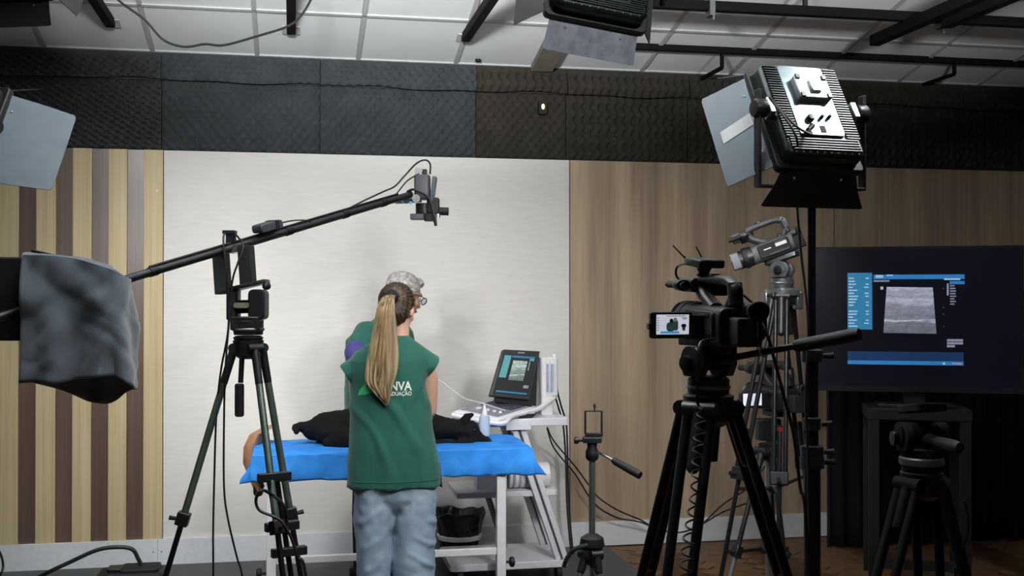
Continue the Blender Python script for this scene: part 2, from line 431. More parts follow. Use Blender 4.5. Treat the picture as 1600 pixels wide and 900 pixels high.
for (px, py, lab) in ((172, 32, 'black pipe end meeting the ceiling at the far left'), (455, 43, 'black pipe end meeting the ceiling above the white panel'),
                      (728, 55, 'black pipe end meeting the ceiling left of the middle fixture')):
    # where the line of sight meets the ceiling
    d = ray(px, py); t = (Z_CEIL+SLOPE*WY-CAM_H)/(d.z+SLOPE*d.y); q = CAM+d*t
    sq_pipe('grid_pipe', q+V((0,.02,-.012)), V((q.x, 1.2, q.z-.012)), .05, lab,
            [('end_plate', MB().box((q.x, q.y+.03, cz(q.y+.03)-.002), (.1,.1,.006), rotm), TBAR)])
for (px, py, lab) in ((1366, 64, 'black pipe running away from the wall with a free square end'), (1478, 36, 'second black pipe crossing the thick pipe at top right')):
    q = PZ(px, py, GZ-.03); sq_pipe('grid_pipe', q, V((q.x, 1.2, q.z)), .062, lab)
single('hanging_cable', MB().tube([P(165,-30,5.3), P(185,0,5.3), P(225,30,5.3), P(255,62,5.3), P(288,73,5.3), P(320,69,5.3), P(350,70.5,5.3), P(400,57,5.3), P(452,40,5.3), P(475,18,5.3), P(490,-12,5.3), P(492,-40,5.3)], .006), BLKR,
       'thin black cable sagging under the ceiling tiles at the upper left', 'cable')
# ================================================================== LED PANEL LIGHTS
DIFF = M('led_diffuser', 'f4f6f8', .4, var=.01, es=2.0)
def led_panel(label, loc, d, W, H, leaves, power, spread=140, roll=0, leafmat=None, detail=True, knob_side=(-1, 1), yoke=('down', 0, .25)):
    """local frame: light leaves along +Y; leaves: dict side -> (angle outward, length)"""
    d = V(d).normalized()
    rot = d.to_track_quat('Y', 'Z').to_matrix().to_4x4() @ Matrix.Rotation(R(roll), 4, 'Y')
    t = thing('led_panel_light', label, 'studio light', loc, rot.to_euler(), world=False)
    D = .085
    body = part(t, 'housing', MB().rbox((0,0,0), (W, D*.72, H), .03, axis=1, n=4), FIXB, bevel=.012)
    part(t, 'front_frame', MB().rbox((0, D*.42, 0), (W+.03, .03, H+.03), .015, axis=1), LEAFB, bevel=.004)
    part(t, 'diffuser', MB().rbox((0, D*.42+.012, 0), (W-.01, .012, H-.01), .012, axis=1), DIFF)
    if detail:
        fins = MB()
        nf = 34
        for k in range(nf):
            z = -H/2+.02+(H-.04)*k/(nf-1)
            wide = z < -H*.33
            if wide: fins.box((0, -D*.37, z), (W-.035, .012, .0035))
            else:
                for sx in (-1, 1): fins.box((sx*(W*.385), -D*.37, z), (W*.17, .012, .0035))
        part(t, 'heat_sink_fins', fins, FIXB, 'dark ribbed cooling fins', smooth=False)
        part(t, 'back_plate', MB().rbox((0, -D*.385, H*.08), (W*.58, .012, H*.76), .012, axis=1), M('back_plate', '59656a', .28, .7, var=.1), bevel=.002)
        bp = part(t, 'battery_plate', MB().rbox((.01, -D*.52, H*.19), (W*.42, .032, H*.25), .01, axis=1), M('battery_plate', '767c7f', .3, .35, var=.1), bevel=.003)
        part(bp, 'release_latch', MB().rbox((.015, -D*.52-.02, H*.19), (.036, .012, .05), .006, axis=1), CHRM, bevel=.002)
        for sx in (-1, 1):
            for sz in (-1, 1): part(bp, 'corner_clip', MB().box((.01+sx*W*.17, -D*.52-.016, H*.19+sz*H*.1), (.014, .01, .016)), BLK)
        for (x, z, r) in ((-.03, -H*.13, .013), (.012, -H*.115, .006), (.04, -H*.11, .006)):
            part(t, 'knob', MB().lathe([(r,0),(r,.012),(r*.8,.02),(.001,.021)], (x, -D*.4, z), 12, (0,-1,0)), BLK)
        part(t, 'name_plate', MB().box((-W*.2, -D*.405, -H*.11), (.03, .004, .055)), STK)
        part(t, 'sticker', MB().box((.035, -D*.405, -H*.035), (.035, .004, .02)), STK)
        part(t, 'rating_label', MB().box((W*.2, -D*.405, -H*.22), (.055, .004, .028)), M('grey_label', '9a9fa1', .5))
        part(t, 'power_switch', MB().box((W*.02, -D*.41, -H*.235), (.018, .012, .026)), BLKM)
        part(t, 'power_plug', MB().cyl((-W*.1, -D*.4-.004, -H*.2), (-W*.22, -D*.4-.02, -H*.285), .009, .007), BLK)
        for k in range(10):
            part(t, 'rivet', MB().sph(((-W/2+.03)+(W-.06)*k/9, -D*.36, -H/2+.012), .0032, 6, 4), SILV)
    # yoke bracket with knobs
    yk = MB(); yw = W/2+.05; ydir, ypit, yl = yoke
    yd = V((0, math.sin(R(ypit)), -math.cos(R(ypit)))) if ydir == 'down' else V((0, -math.sin(R(ypit)), math.cos(R(ypit))))
    ym = Matrix((V((1,0,0)), yd.cross(V((1,0,0))), yd)).transposed(); y0 = V((0, -.02, 0))
    for sx in (-1, 1): yk.box(y0+V((sx*yw,0,0))+yd*(yl/2-.03), (.01, .035, yl+.06), ym)
    yk.box(y0+yd*yl, (2*yw+.01, .035, .01), ym)
    t['yoke_end'] = list(y0+yd*yl)
    yo = part(t, 'yoke', yk, LEAFB, bevel=.004)
    for sx in knob_side:
        part(yo, 'lock_knob', MB().lathe([(.012,0),(.012,.02),(.03,.022),(.032,.05),(.026,.06),(.001,.062)], (sx*(yw-.045), -.02, .0), 18, (sx,0,0)), BLK)
        part(yo, 'pivot_block', MB().box((sx*(W/2+.012), -.02, 0), (.02, .045, .06)), SILV, bevel=.003)
    # barn doors
    E = {'l': (V((-W/2-.012, D*.5, 0)), V((-1,0,0)), V((0,0,1)), H/2), 'r': (V((W/2+.012, D*.5, 0)), V((1,0,0)), V((0,0,1)), H/2),
         't': (V((0, D*.5, H/2+.012)), V((0,0,1)), V((1,0,0)), W/2), 'b': (V((0, D*.5, -H/2-.012)), V((0,0,-1)), V((1,0,0)), W/2)}
    for sd, (ang, ln, fl, mt) in leaves.items():
        c, out, al, hl = E[sd]
        dv = V((0,1,0))*math.cos(R(ang))+out*math.sin(R(ang))
        poly = [c-al*hl*.96, c+al*hl*.96, c+al*(hl*.96+fl*.4)+dv*ln*.5, c+al*(hl*.96+fl)+dv*ln*.97, c+al*(hl*.96+fl-.012)+dv*ln, c-al*(hl*.96+fl-.012)+dv*ln, c-al*(hl*.96+fl)+dv*ln*.97, c-al*(hl*.96+fl*.4)+dv*ln*.5]
        lf = part(t, 'barn_door', MB().prism(poly, .003), mt, smooth=False)
        part(lf, 'hinge', MB().cyl(c-al*hl*.8, c+al*hl*.8, .005, n=8), DKM)
        for q in (-.6, .6): part(lf, 'rivet', MB().sph(c+al*hl*q+dv*.02-dv.cross(al)*.0, .005, 8, 5), SILV)
    ld = bpy.data.lights.new('lamp', 'AREA'); ld.shape = 'RECTANGLE'; ld.size = W-.02; ld.size_y = H-.02; ld.energy = power; ld.spread = R(spread)
    ld.color = (1.0, .985, .96)
    lo = bpy.data.objects.new('lamp', ld); COL.objects.link(lo); lo.parent = t
    lo.location = (0, D*.42+.024, 0); lo.rotation_euler = (R(90), 0, 0)        # area lamps shine along local -Z
    return t, rot
def local(t, rot, p): return t.location + rot.to_3x3() @ V(p)

# panel on the stand at the right
ZL = 3.6
pc = PD(1262, 180, ZL)
hd = R(-7); pt = R(30)
dR = V((math.sin(hd)*math.cos(pt), math.cos(hd)*math.cos(pt), -math.sin(pt)))
tR, rR = led_panel('dark LED panel light on the tall black stand, ribbed back towards us', pc, dR, .285, .37,
    {'l': (42, .16, .0, LEAF), 'b': (40, .115, .05, LEAFB), 'r': (12, .2, .0, LEAF), 't': (35, .16, .03, LEAF)}, POWER['right'], 90, yoke=('down', 30, .245))
for ch in tR.children:
    if ch.name.startswith('barn_door'): tape_leaf = ch; break
# strip of white tape on the left leaf
W_, H_, D_ = .285, .37, .085
cl = V((-W_/2-.012, D_*.5, 0)); dv = V((0,math.cos(R(42)),0))+V((-math.sin(R(42)),0,0))
nl = dv.cross(V((0,0,1))).normalized()
q0 = cl+dv*.02+V((0,0,.02)); q1 = cl+dv*.13+V((0,0,.0)); upl = V((0,0,.023))
for sg in (1, -1):
    o_ = nl*.003*sg
    part(tape_leaf, 'tape_strip', MB().prism([q0+o_-upl, q0+o_+upl, q1+o_+upl, q1+o_-upl], .001), M('white_tape', 'dfe3e4', .45, var=.06), 'strip of white tape')
# stand
pole = P(1268, 330, pc.y)
st = thing('light_stand', 'tall black steel stand carrying the LED panel light', 'stand', (pole.x, pole.y, 0))
sx_, sy_ = pole.x, pole.y
def zpx(py): return P(1268, py, sy_).z
yk_bot = local(tR, rR, tR['yoke_end'])
part(st, 'upper_pole', MB().cyl((sx_, sy_, zpx(560)), (sx_, sy_, zpx(312)), .0135), DKM)
part(st, 'spigot', MB().tube([(sx_, sy_, zpx(316)), (sx_, sy_, zpx(300)), yk_bot], .011, 10, 4), DKM)
part(st, 'middle_pole', MB().cyl((sx_, sy_, zpx(728)), (sx_, sy_, zpx(552)), .021), DKM)
part(st, 'lower_pole', MB().cyl((sx_, sy_, .1), (sx_, sy_, zpx(725)), .027), DKM)
for py, r in ((556, .034), (662, .028), (722, .038), (706, .036)):
    c_ = part(st, 'collar', MB().lathe([(r*.7,-.022),(r,-.018),(r,.018),(r*.7,.022)], (sx_, sy_, zpx(py)), 16), BLK)
    part(c_, 'tightening_knob', MB().cyl((sx_+r, sy_-.01, zpx(py)), (sx_+r+.03, sy_-.02, zpx(py)), .008, .012, 10), BLK)
for k in range(3):
    a = R(100+120*k); f = V((sx_+.5*math.cos(a), sy_+.5*math.sin(a), .02)); h = V((sx_, sy_, .42))
    lg = part(st, 'leg', MB().cyl(h, f, .012), DKM); part(lg, 'rubber_foot', MB().sph(f, .018), BLKR)
    part(st, 'brace', MB().cyl((sx_, sy_, .14), h.lerp(f, .55), .007), DKM)
# the panel's mains lead
lead = [local(tR, rR, (-.06, -.055, -.105)), local(tR, rR, (-.075, -.075, -.14)), local(tR, rR, (-.12, -.07, -.10)), local(tR, rR, (-.16, -.05, .02)), local(tR, rR, (-.12,-.06,-.14)),
        P(1243, 280, sy_-.03), P(1246, 330, sy_-.03), P(1252, 400, sy_-.03), P(1258, 450, sy_-.03), P(1263, 520, sy_-.04), P(1259, 620, sy_-.04), P(1264, 800, sy_-.04), V((sx_-.03, sy_-.05, .05))]
single('power_lead', MB().tube(lead, .004), CABLE, 'black mains lead hanging from the LED panel down its stand', 'cable')

# panel at the left edge, on its own stand out of the frame
pl_ = PD(-78, 205, 3.9)
hd = R(24); pt = R(27)
dL = V((math.sin(hd)*math.cos(pt), math.cos(hd)*math.cos(pt), -math.sin(pt)))
tL, rL = led_panel('LED panel light at the left edge with a blue-grey barn door showing', pl_, dL, .285, .37,
    {'r': (62, .23, -.02, LEAF), 'b': (40, .2, .03, LEAFB), 'l': (60, .2, 0, LEAF), 't': (40, .16, .03, LEAFB)}, POWER['left'], 75, yoke=('down', 27, .245))
st2 = thing('light_stand', 'black stand holding the LED panel at the left edge', 'stand', (pl_.x, pl_.y-.03, 0))
yb = local(tL, rL, tL['yoke_end'])
part(st2, 'pole', MB().cyl((yb.x, yb.y, .1), yb, .016), DKM)
for k in range(3):
    a = R(90+120*k); f = V((yb.x+.5*math.cos(a), yb.y+.5*math.sin(a), .02)); h = V((yb.x, yb.y, .45))
    part(st2, 'leg', MB().cyl(h, f, .012), DKM)

def hung(t, rot, name_label, top=None):
    """rod and clamp that carry a hung panel from the ceiling"""
    q = local(t, rot, t['yoke_end'])
    z = cz(q.y)+.01
    o = thing('hanging_rod', name_label, 'rod', q)
    part(o, 'tube', MB().cyl(q, (q.x, q.y, z), .013), DKM)
    part(o, 'ceiling_plate', MB().cyl((q.x, q.y, z-.03), (q.x, q.y, z), .045), DKM)
# panel hung at the top centre
pt_ = PD(941, -38, 3.3)
tT, rT = led_panel('hung LED panel at the top centre with a scuffed grey barn door', pt_, (-.04, .96, -.16), .285, .26,
    {'b': (68, .092, .005, LEAFS), 'l': (30, .13, .01, LEAFB), 'r': (30, .1, .0, LEAFB), 't': (40, .14, .02, LEAFB)}, POWER['top'], 85, roll=8, detail=True, yoke=('up', 25, .24))
hung(tT, rT, 'rod carrying the hung LED panel at the top centre')
# panel hung at the upper left corner
pq = PD(20, -45, 4.25)
tQ, rQ = led_panel('black hung LED panel cut off by the upper left corner', pq, (.3, .85, -.52), .33, .2,
    {'b': (60, .1, .01, LEAFB), 'r': (25, .11, .01, LEAFB), 'l': (50, .14, .0, LEAFB), 't': (40, .12, .02, LEAFB)}, POWER['top_left'], 85, detail=False, yoke=('up', 25, .2))
hung(tQ, rQ, 'rod carrying the hung LED panel in the upper left corner')

# ================================================================== TRIPODS
def tripod(label, apex, feet, style='twin', tube_r=.013, mat=DKM, lower=None, crown_r=.055, split=.5, badge=None, mid_spread=.5, clampmat=BLK, spread=True, name='tripod', tw=.028, cut=None):
    apex = V(apex); c = V((apex.x, apex.y, 0)); lower = lower or mat
    t = thing(name, label, 'tripod', c)
    part(t, 'crown', MB().lathe([(crown_r*.6,-.075),(crown_r*.95,-.06),(crown_r,-.015),(crown_r*1.05,0),(crown_r*.8,.006)], apex, 22), BLK)
    mids = []
    for i, f in enumerate(feet):
        f = V(f); o = (f-apex); o.z = 0; o.normalize()
        top = apex+o*crown_r*.95-V((0,0,.03)); mid = top.lerp(f, split); side = o.cross(V((0,0,1))).normalized()
        part(t, 'shoulder', MB().cyl(top-side*(tw+.012), top+side*(tw+.012), .02, n=12).cap(top, .018, top.lerp(f, .1), .016), clampmat)
        up = MB(); lo_ = MB()
        if style == 'twin':
            for s_ in (-1, 1): up.cyl(top+side*s_*tw, mid+side*s_*tw*1.0, tube_r)
            lo_.cyl(top.lerp(f, split*.75), f, tube_r*.95)
        else:
            up.cyl(top, mid, tube_r); lo_.cyl(top.lerp(f, split*.9), f, tube_r*.78)
        lg = part(t, 'leg', up, mat)
        part(lg, 'lower_tube', lo_, lower)
        part(lg, 'leg_clamp', MB().box(mid, ((tw*2+tube_r*2.6) if style == 'twin' else tube_r*3.2, tube_r*3.4, .055), Matrix((side, side.cross((f-top).normalized()), (f-top).normalized())).transposed()), clampmat, bevel=.004)
        if badge == i: part(lg, 'badge', MB().cyl(mid-V((0,.03,0)), mid-V((0,.034,0)), .014, n=12), RED, 'small red badge')
        part(lg, 'clamp_lever', MB().cyl(mid+o*.02, mid+o*.055+V((0,0,.006)), .007, .01, 8), clampmat)
        part(lg, 'rubber_foot', MB().cap(f+V((0,0,.016)), .016, f+V((0,0,.03)), .018), BLKR)
        mids.append(top.lerp(f, mid_spread))
    cc = sum(mids, V((0,0,0)))/3
    if spread:
        for m_ in mids: part(t, 'spreader_arm', MB().cyl(cc-V((0,0,.01)), m_, .008), clampmat)
        part(t, 'spreader_hub', MB().lathe([(.02,-.02),(.028,-.01),(.028,.01),(.02,.02)], cc-V((0,0,.01)), 12), clampmat)
    return t, mids
def fluid_head(t, apex, yaw, size=1.0, handle=None, mat=BLK, top_h=.13, tilt=0, grip=.13):
    """pan head on a tripod: base cup, tilt housing with two cheeks, plate, handle towards a given point"""
    a = V(apex); m = Matrix.Rotation(yaw, 3, 'Z'); k = size
    part(t, 'bowl_clamp', MB().lathe([(.02*k,-.12*k),(.026*k,-.075*k),(.045*k,-.02*k),(.05*k,.004)], a, 18), mat)
    h = part(t, 'pan_base', MB().lathe([(.047*k,0),(.05*k,.008*k),(.05*k,.035*k),(.042*k,.042*k)], a, 20), mat)
    part(h, 'pan_ring', MB().lathe([(.052*k,.012*k),(.0535*k,.016*k),(.052*k,.02*k)], a, 20), GRYM)
    z0 = a.z+.042*k; z1 = a.z+top_h*k
    for s_ in (-1, 1):
        cx = V((s_*.042*k, 0, 0)); mb = MB(); prof = []
        for q in range(13):
            g = R(180*q/12); prof.append((.045*k*math.cos(g), .03*k+.042*k*math.sin(g)))
        pts = [(-.03*k, 0), (.03*k, 0)]+prof
        mb.prism([a+m@(cx+V((0, y, z)))+V((0,0,.042*k)) for y, z in pts], .022*k)
        part(t, 'cheek', mb, mat, bevel=.003*k)
    part(t, 'tilt_drum', MB().cyl(a+m@V((-.06*k,0,0))+V((0,0,.085*k)), a+m@V((.06*k,0,0))+V((0,0,.085*k)), .03*k, n=18), mat)
    part(t, 'tilt_lock', MB().lathe([(.012*k,0),(.018*k,.006*k),(.018*k,.02*k),(.001,.022*k)], a+m@V((-.055*k,0,0))+V((0,0,.075*k)), 12, m@V((-1,0,0))), DKM)
    pm = m @ Matrix.Rotation(tilt, 3, 'X')
    part(t, 'top_plate', MB().rbox(a+V((0,0,z1-a.z)), (.075*k,.15*k,.02*k), .01*k, pm), mat, bevel=.003*k)
    if handle is not None:
        e = V(handle); s0 = a+V((0,0,.075*k)); dr = (e-s0).normalized()
        s0 = s0+dr*.05*k
        hn = part(t, 'pan_handle', MB().cyl(s0, e, .008*k), GRYM if mat is not BLK else DKM)
        part(hn, 'grip', MB().tube([e-dr*grip, e-dr*(grip-.01), e-dr*.02, e], [.010*k+.002,.015*k,.016*k,.013*k], 10, 0), BLKR)
        part(hn, 'handle_joint', MB().cyl(s0-dr*.03*k, s0+dr*.02*k, .018*k, .014*k), mat)

# ================================================================== CAMCORDER
def camcorder(label, loc, yaw, pitch=0, scale=1.0, lcd=True, receiver=False, grey=False, name='camcorder', sticker=False, paper=False, hood=True, squash=1.0):
    """local frame: lens along +Y, origin under the body"""
    body_m = M('camera_grey', '33363a', .45, var=.15) if grey else BLK
    t = thing(name, label, 'camera', loc, (Matrix.Rotation(yaw, 4, 'Z')@Matrix.Rotation(pitch, 4, 'X')).to_euler(), world=False, scale=scale)
    part(t, 'mount_plate', MB().rbox((0,0,-.008), (.06,.12,.02), .006), DKM, bevel=.002)
    body = part(t, 'body', MB().rbox((0,-.005,.054), (.1,.23,.098), .022, axis=1), body_m, bevel=.006)
    part(body, 'side_panel', MB().rbox((-.052,-.01,.056), (.012,.17,.07), .012, axis=0), BLKM, bevel=.003)
    part(body, 'button_row', MB().box((-.0585,-.03,.03),(.004,.11,.01)).box((-.0585,-.05,.08),(.004,.06,.008)), DKM)
    part(body, 'hand_grip', MB().rbox((.072,-.01,.052), (.05,.15,.075), .025, axis=1), BLKR, bevel=.01)
    part(body, 'battery', MB().rbox((.008,-.145,.044), (.066,.055,.07), .008, axis=1), BLKM, bevel=.003)
    part(body, 'battery_mark', MB().box((.026,-.1735,.05), (.003,.002,.038)), GRYM)
    lens = part(t, 'lens_barrel', MB().lathe([(.052,0),(.054,.02),(.054,.05),(.049,.055),(.049,.075),(.056,.08)], (0,.105,.056), 26, (0,1,0)), BLK)
    part(lens, 'focus_ring', MB().lathe([(.0555,.028),(.0565,.03),(.0565,.046),(.0555,.048)], (0,.105,.056), 26, (0,1,0)), BLKR)
    if hood:
        hm = M('hood_grey', '5d6165', .5, var=.1) if grey else BLK
        part(lens, 'lens_hood', MB().rbox((0,.2,.056), (.118,.045,.09), .012, axis=1), hm, bevel=.004)
        part(lens, 'front_glass', MB().cyl((0,.219,.056),(0,.225,.056), .04, n=20), M('lens_glass', '0b0c14', .08, var=.1, coat=1))
    # carrying handle
    hz = .195
    hd_ = MB().tube([(0,-.075,.095),(0,-.105,.14),(0,-.105,.17),(0,-.085,hz-.01),(0,-.05,hz),(0,.06,hz-.002),(0,.11,hz-.01)], .0175, 10, 5)
    hd_.rbox((0,-.103,.15), (.036,.03,.075), .012, Matrix.Rotation(R(-8), 3, 'X'))
    hd_.tube([(0,.1,hz-.005),(0,.09,.15),(0,.045,.115),(0,.01,.095)], .021, 10, 4)
    hn = part(t, 'handle', hd_, body_m)
    if grey: part(hn, 'handle_trim', MB().tube([(0,-.108,.14),(0,-.107,.172),(0,-.089,hz-.008)], .0185, 8, 4), SILV)
    part(hn, 'handle_front_unit', MB().rbox((0,.135,.172), (.066,.09,.052), .012, axis=1), body_m, bevel=.005)
    part(hn, 'audio_box', MB().rbox((.04,.1,.165), (.04,.075,.06), .008), BLKM, bevel=.004)
    part(hn, 'zoom_rocker', MB().rbox((0,.02,hz+.017), (.02,.03,.008), .004), DKM)
    mic = part(t, 'microphone', MB().cyl((-.05,.09,.172), (-.05,.2,.172), .013, n=14), BLKM)
    part(mic, 'microphone_holder', MB().lathe([(.02,0),(.021,.004),(.021,.03),(.02,.034)], (-.05,.1,.172), 16, (0,1,0)).box((-.03,.117,.17),(.03,.03,.02)), BLK)
    vf = part(t, 'viewfinder', MB().rbox((.03,-.1,.098), (.05,.1,.042), .012, axis=1), BLK, bevel=.004)
    part(vf, 'eyecup', MB().lathe([(.02,0),(.026,.008),(.029,.026),(.024,.028),(.017,.012)], (.03,-.147,.098), 20, (0,-1,0)), BLKR)
    part(vf, 'eyepiece_glass', MB().cyl((.03,-.155,.098),(.03,-.158,.098), .017, n=16), M('eyepiece', '26282a', .2))
    part(t, 'tally_light', MB().sph((.07,-.135,.098), .0042, 8, 6), M('green_led', 'a7f03a', .4, es=3, var=.02))
    if sticker:
        part(body, 'asset_sticker', MB().box((-.0595,-.05,.066), (.002,.06,.017)), STK, 'white asset sticker')
        part(body, 'maker_mark', MB().box((-.0595,.025,.062), (.002,.04,.006)), STK)
    if lcd:
        ld_ = part(t, 'screen_panel', MB().rbox((-.145,-.045,.056), (.112,.014,.066), .006, axis=1), BLK, bevel=.003)
        part(ld_, 'screen_hinge', MB().rbox((-.082,-.036,.05), (.05,.02,.06), .005), BLK)
        part(ld_, 'screen_knob', MB().cyl((-.201,-.045,.053), (-.206,-.045,.053), .008, n=10), DKM)
        scr = part(t, 'screen', MB().box((-.143,-.0525,.058), (.086,.002,.049)), M('lcd_white', 'cfd3e2', .3, es=.75, var=.05))
        if receiver:      # small live picture of the two people at the blue table
            gr = M('lcd_green', '3d5a52', .4, es=.35, var=.25, scale=120); bl = M('lcd_blue', '3f9bd8', .4, es=.7); dk = M('lcd_dark', '2a2a38', .4, es=.2); tn = M('lcd_tan', '9a8172', .4, es=.5)
            def dot(nm, cx, cz_, w_, h_, mt, y=-.0538): part(scr, nm, MB().rbox((-.143+cx, y, .058+cz_), (w_, .0008, h_), min(w_, h_)*.4, axis=1), mt)
            dot('picture_sheet', -.008, -.0195, .05, .006, bl); dot('picture_person', -.006, -.006, .022, .024, gr); dot('picture_person', .007, -.002, .014, .026, gr, -.0536)
            dot('picture_head', -.004, .009, .009, .011, dk, -.0542); dot('picture_head', .006, .012, .009, .01, tn, -.054)
            dot('picture_figure', .029, -.003, .013, .009, dk); dot('picture_figure', .029, -.011, .008, .009, WHTP)
            for zz, ww, xx in ((.021, .05, .008), (.017, .014, .03), (.014, .012, .031)): dot('picture_caption', xx, zz, ww, .0014, dk)
            for zz in range(6): dot('picture_icon', -.039, .016-.006*zz, .005, .0015, dk)
    if paper:
        part(body, 'paper_note', MB().box((-.02,.0,.225), (.05,.002,.022)).box((-.0,.0,.242), (.018,.002,.02)), STK, 'white paper note')
    if receiver:
        rc = part(t, 'wireless_receiver', MB().rbox((.0,.085,.255), (.072,.105,.03), .006, Matrix.Rotation(R(6), 3, 'X')), BLK, bevel=.004)
        part(rc, 'receiver_mount', MB().lathe([(.016,0),(.02,.006),(.014,.012),(.02,.03)], (0,.085,.205), 14), BLK)
        part(rc, 'antenna', MB().cyl((-.028,.13,.262), (-.062,.15,.318), .0028, .0022, 8).cyl((-.028,.13,.262),(-.036,.135,.277), .0045, .004, 8), BLKR)
        part(rc, 'antenna', MB().cyl((.015,.13,.268), (.0,.14,.315), .0026, .002, 8), DKM)
        part(rc, 'audio_lead', MB().tube([(-.034,.12,.253), (-.056,.13,.24), (-.058,.135,.21), (-.04,.15,.185)], .0035), CABLE)
    if squash != 1.0:                     # lower carrying handle and top fittings
        for ch in [c for c in t.children]+[g for c in t.children for g in c.children]:
            if ch.type == 'MESH':
                for v in ch.data.vertices:
                    if v.co.z > .1: v.co.z = .1+(v.co.z-.1)*squash
    return t
# ================================================================== CAMERA GEAR, RIGHT SIDE
def floor_pt(px, zc):                     # floor point seen (below the frame) at column px, distance zc
    return PZ(px, 465+CAM_H*F_PX/zc, 0.0)
# --- main camcorder on the big black tripod
ZM = 2.75
apex = PD(1107, 618, ZM)
t1, m1 = tripod('big black video tripod in front of the walnut wall, coiled lead down its leg', apex, [floor_pt(885, 2.95), floor_pt(962, 2.28), floor_pt(1395, 2.85)],
                'twin', .0125, DKM, crown_r=.06, split=.42, tw=.03, mid_spread=.42)
hend = PD(1343, 522, 2.5)
fluid_head(t1, apex+V((0,0,.005)), R(18), 1.02, hend, top_h=.125, grip=.16)
part(t1, 'bowl_knob', MB().cyl(apex-V((0,0,.16)), apex-V((0,0,.07)), .022, .03), BLK)
cz0 = PD(1120, 540, ZM)
camcorder('black camcorder with its flip screen open and a wireless receiver on top', cz0, R(3), R(2), .96, True, True, hood=False, squash=.72)
hl = []
for k in range(0, 230):                   # coiled lead hanging along the middle leg
    f = k/229; c_ = PD(1098, 640, 2.58).lerp(PD(1070, 905, 2.32), f); a_ = k*2*math.pi/17; r_ = .0105+.003*math.sin(f*9)
    hl.append(c_+V((r_*math.cos(a_), r_*math.sin(a_), 0)))
single('coiled_lead', MB().tube(hl, .0024, 5, 0), BLKR, 'coiled black lead hanging between the legs of the big tripod', 'cable')
single('camera_cable', MB().tube([PD(1183, 498, 2.72), PD(1192, 508, 2.68), PD(1203, 535, 2.66), PD(1212, 570, 2.66), PD(1225, 620, 2.7), PD(1240, 680, 2.75), PD(1250, 760, 2.8), PD(1262, 850, 2.9), floor_pt(1290, 3.0)+V((0,0,.01))], .0045), CABLE,
       'black cable falling from the back of the main camcorder past the pan handle', 'cable')
single('video_cable', MB().tube([PD(1118, 529, 2.62), PD(1098, 533, 2.6), PD(1092, 545, 2.58), PD(1090, 580, 2.58), PD(1089, 620, 2.6), PD(1092, 635, 2.6), PD(1098, 640, 2.58)], .0035), CABLE,
       'black lead looping from under the main camcorder to the coiled lead', 'cable')
single('headphone_lead', MB().tube([PD(1146, 450, 2.72), PD(1160, 460, 2.7), PD(1174, 472, 2.7), PD(1184, 482, 2.7), PD(1183, 492, 2.7)], .003), CABLE,
       'thin lead arching from the camcorder handle to its rear', 'cable')
for k, px in enumerate((1204,)):
    hs_ = apex+V((0,0,.005+.075*1.02)); p_ = hs_.lerp(hend, .38)
    single('velcro_tie', MB().tube([p_+V((0,0,0))+frame(hend-apex)[0]*(.0125*math.cos(g_))+frame(hend-apex)[1]*(.0125*math.sin(g_)) for g_ in [2*math.pi*i/14 for i in range(15)]], .0022, 6, 0), M('beige_tie', 'a89a6e', .6), 'beige cable tie around the pan handle of the big tripod', 'cable tie')

# --- second camcorder on a silver tripod further back
Z2 = 5.0
ap2 = PD(1222, 452, Z2)
t2, m2 = tripod('silver and black tripod behind the light stand carrying the tilted grey camcorder', ap2, [floor_pt(1098, 4.75), floor_pt(1214, 4.5), floor_pt(1282, 5.35)],
                'twin', .0105, DKM, DKM, crown_r=.062, split=.48, tw=.024, badge=None, clampmat=BLK, mid_spread=.52)
part(t2, 'silver_collar', MB().lathe([(.055,-.02),(.075,-.012),(.078,.012),(.06,.02)], ap2+V((0,0,-.015)), 22), SILV)
for sx in (-1, 1): part(t2, 'silver_shoulder', MB().box(ap2+RGT*(sx*.07)-V((0,0,.05)), (.035,.05,.08)), GRYM, bevel=.008)
fluid_head(t2, ap2+V((0,0,.012)), R(50), 1.0, None, GRYM, .125, R(-18))
camcorder('grey camcorder tilted nose-down on the silver tripod near the television', PD(1212, 404, Z2), R(68), R(-20), .84, False, False, True, sticker=True)
# --- third camera, low behind the main tripod
Z3 = 5.25
ap3 = PD(1200, 694, Z3)
t3, m3 = tripod('slim tripod with a pale silver column behind the big tripod', ap3, [floor_pt(1110, 5.0), floor_pt(1245, 4.95), floor_pt(1215, 5.6)], 'single', .012, BLK, SILV, crown_r=.045, split=.5, badge=None, spread=True)
part(t3, 'center_column', MB().cyl(ap3-V((0,0,.62)), ap3+V((0,0,.09)), .014), SILV)
part(t3, 'head_block', MB().rbox(ap3+V((0,0,.07)), (.11,.07,.1), .015), BLK, bevel=.006)
part(t3, 'badge', MB().rbox(ap3+V((.045,-.039,.075)), (.055,.004,.03), .01, Matrix.Rotation(R(25), 3, 'Y'), axis=1), GRYM)
part(t3, 'badge_mark', MB().cyl(ap3+V((.045,-.04,.07)), ap3+V((.045,-.046,.07)), .014, n=12), RED)
camcorder('dark camera with a glowing side screen low behind the big tripod', ap3+V((.03,-.02,.155)), R(8), 0, 1.12, True, False, False, paper=True, hood=False)

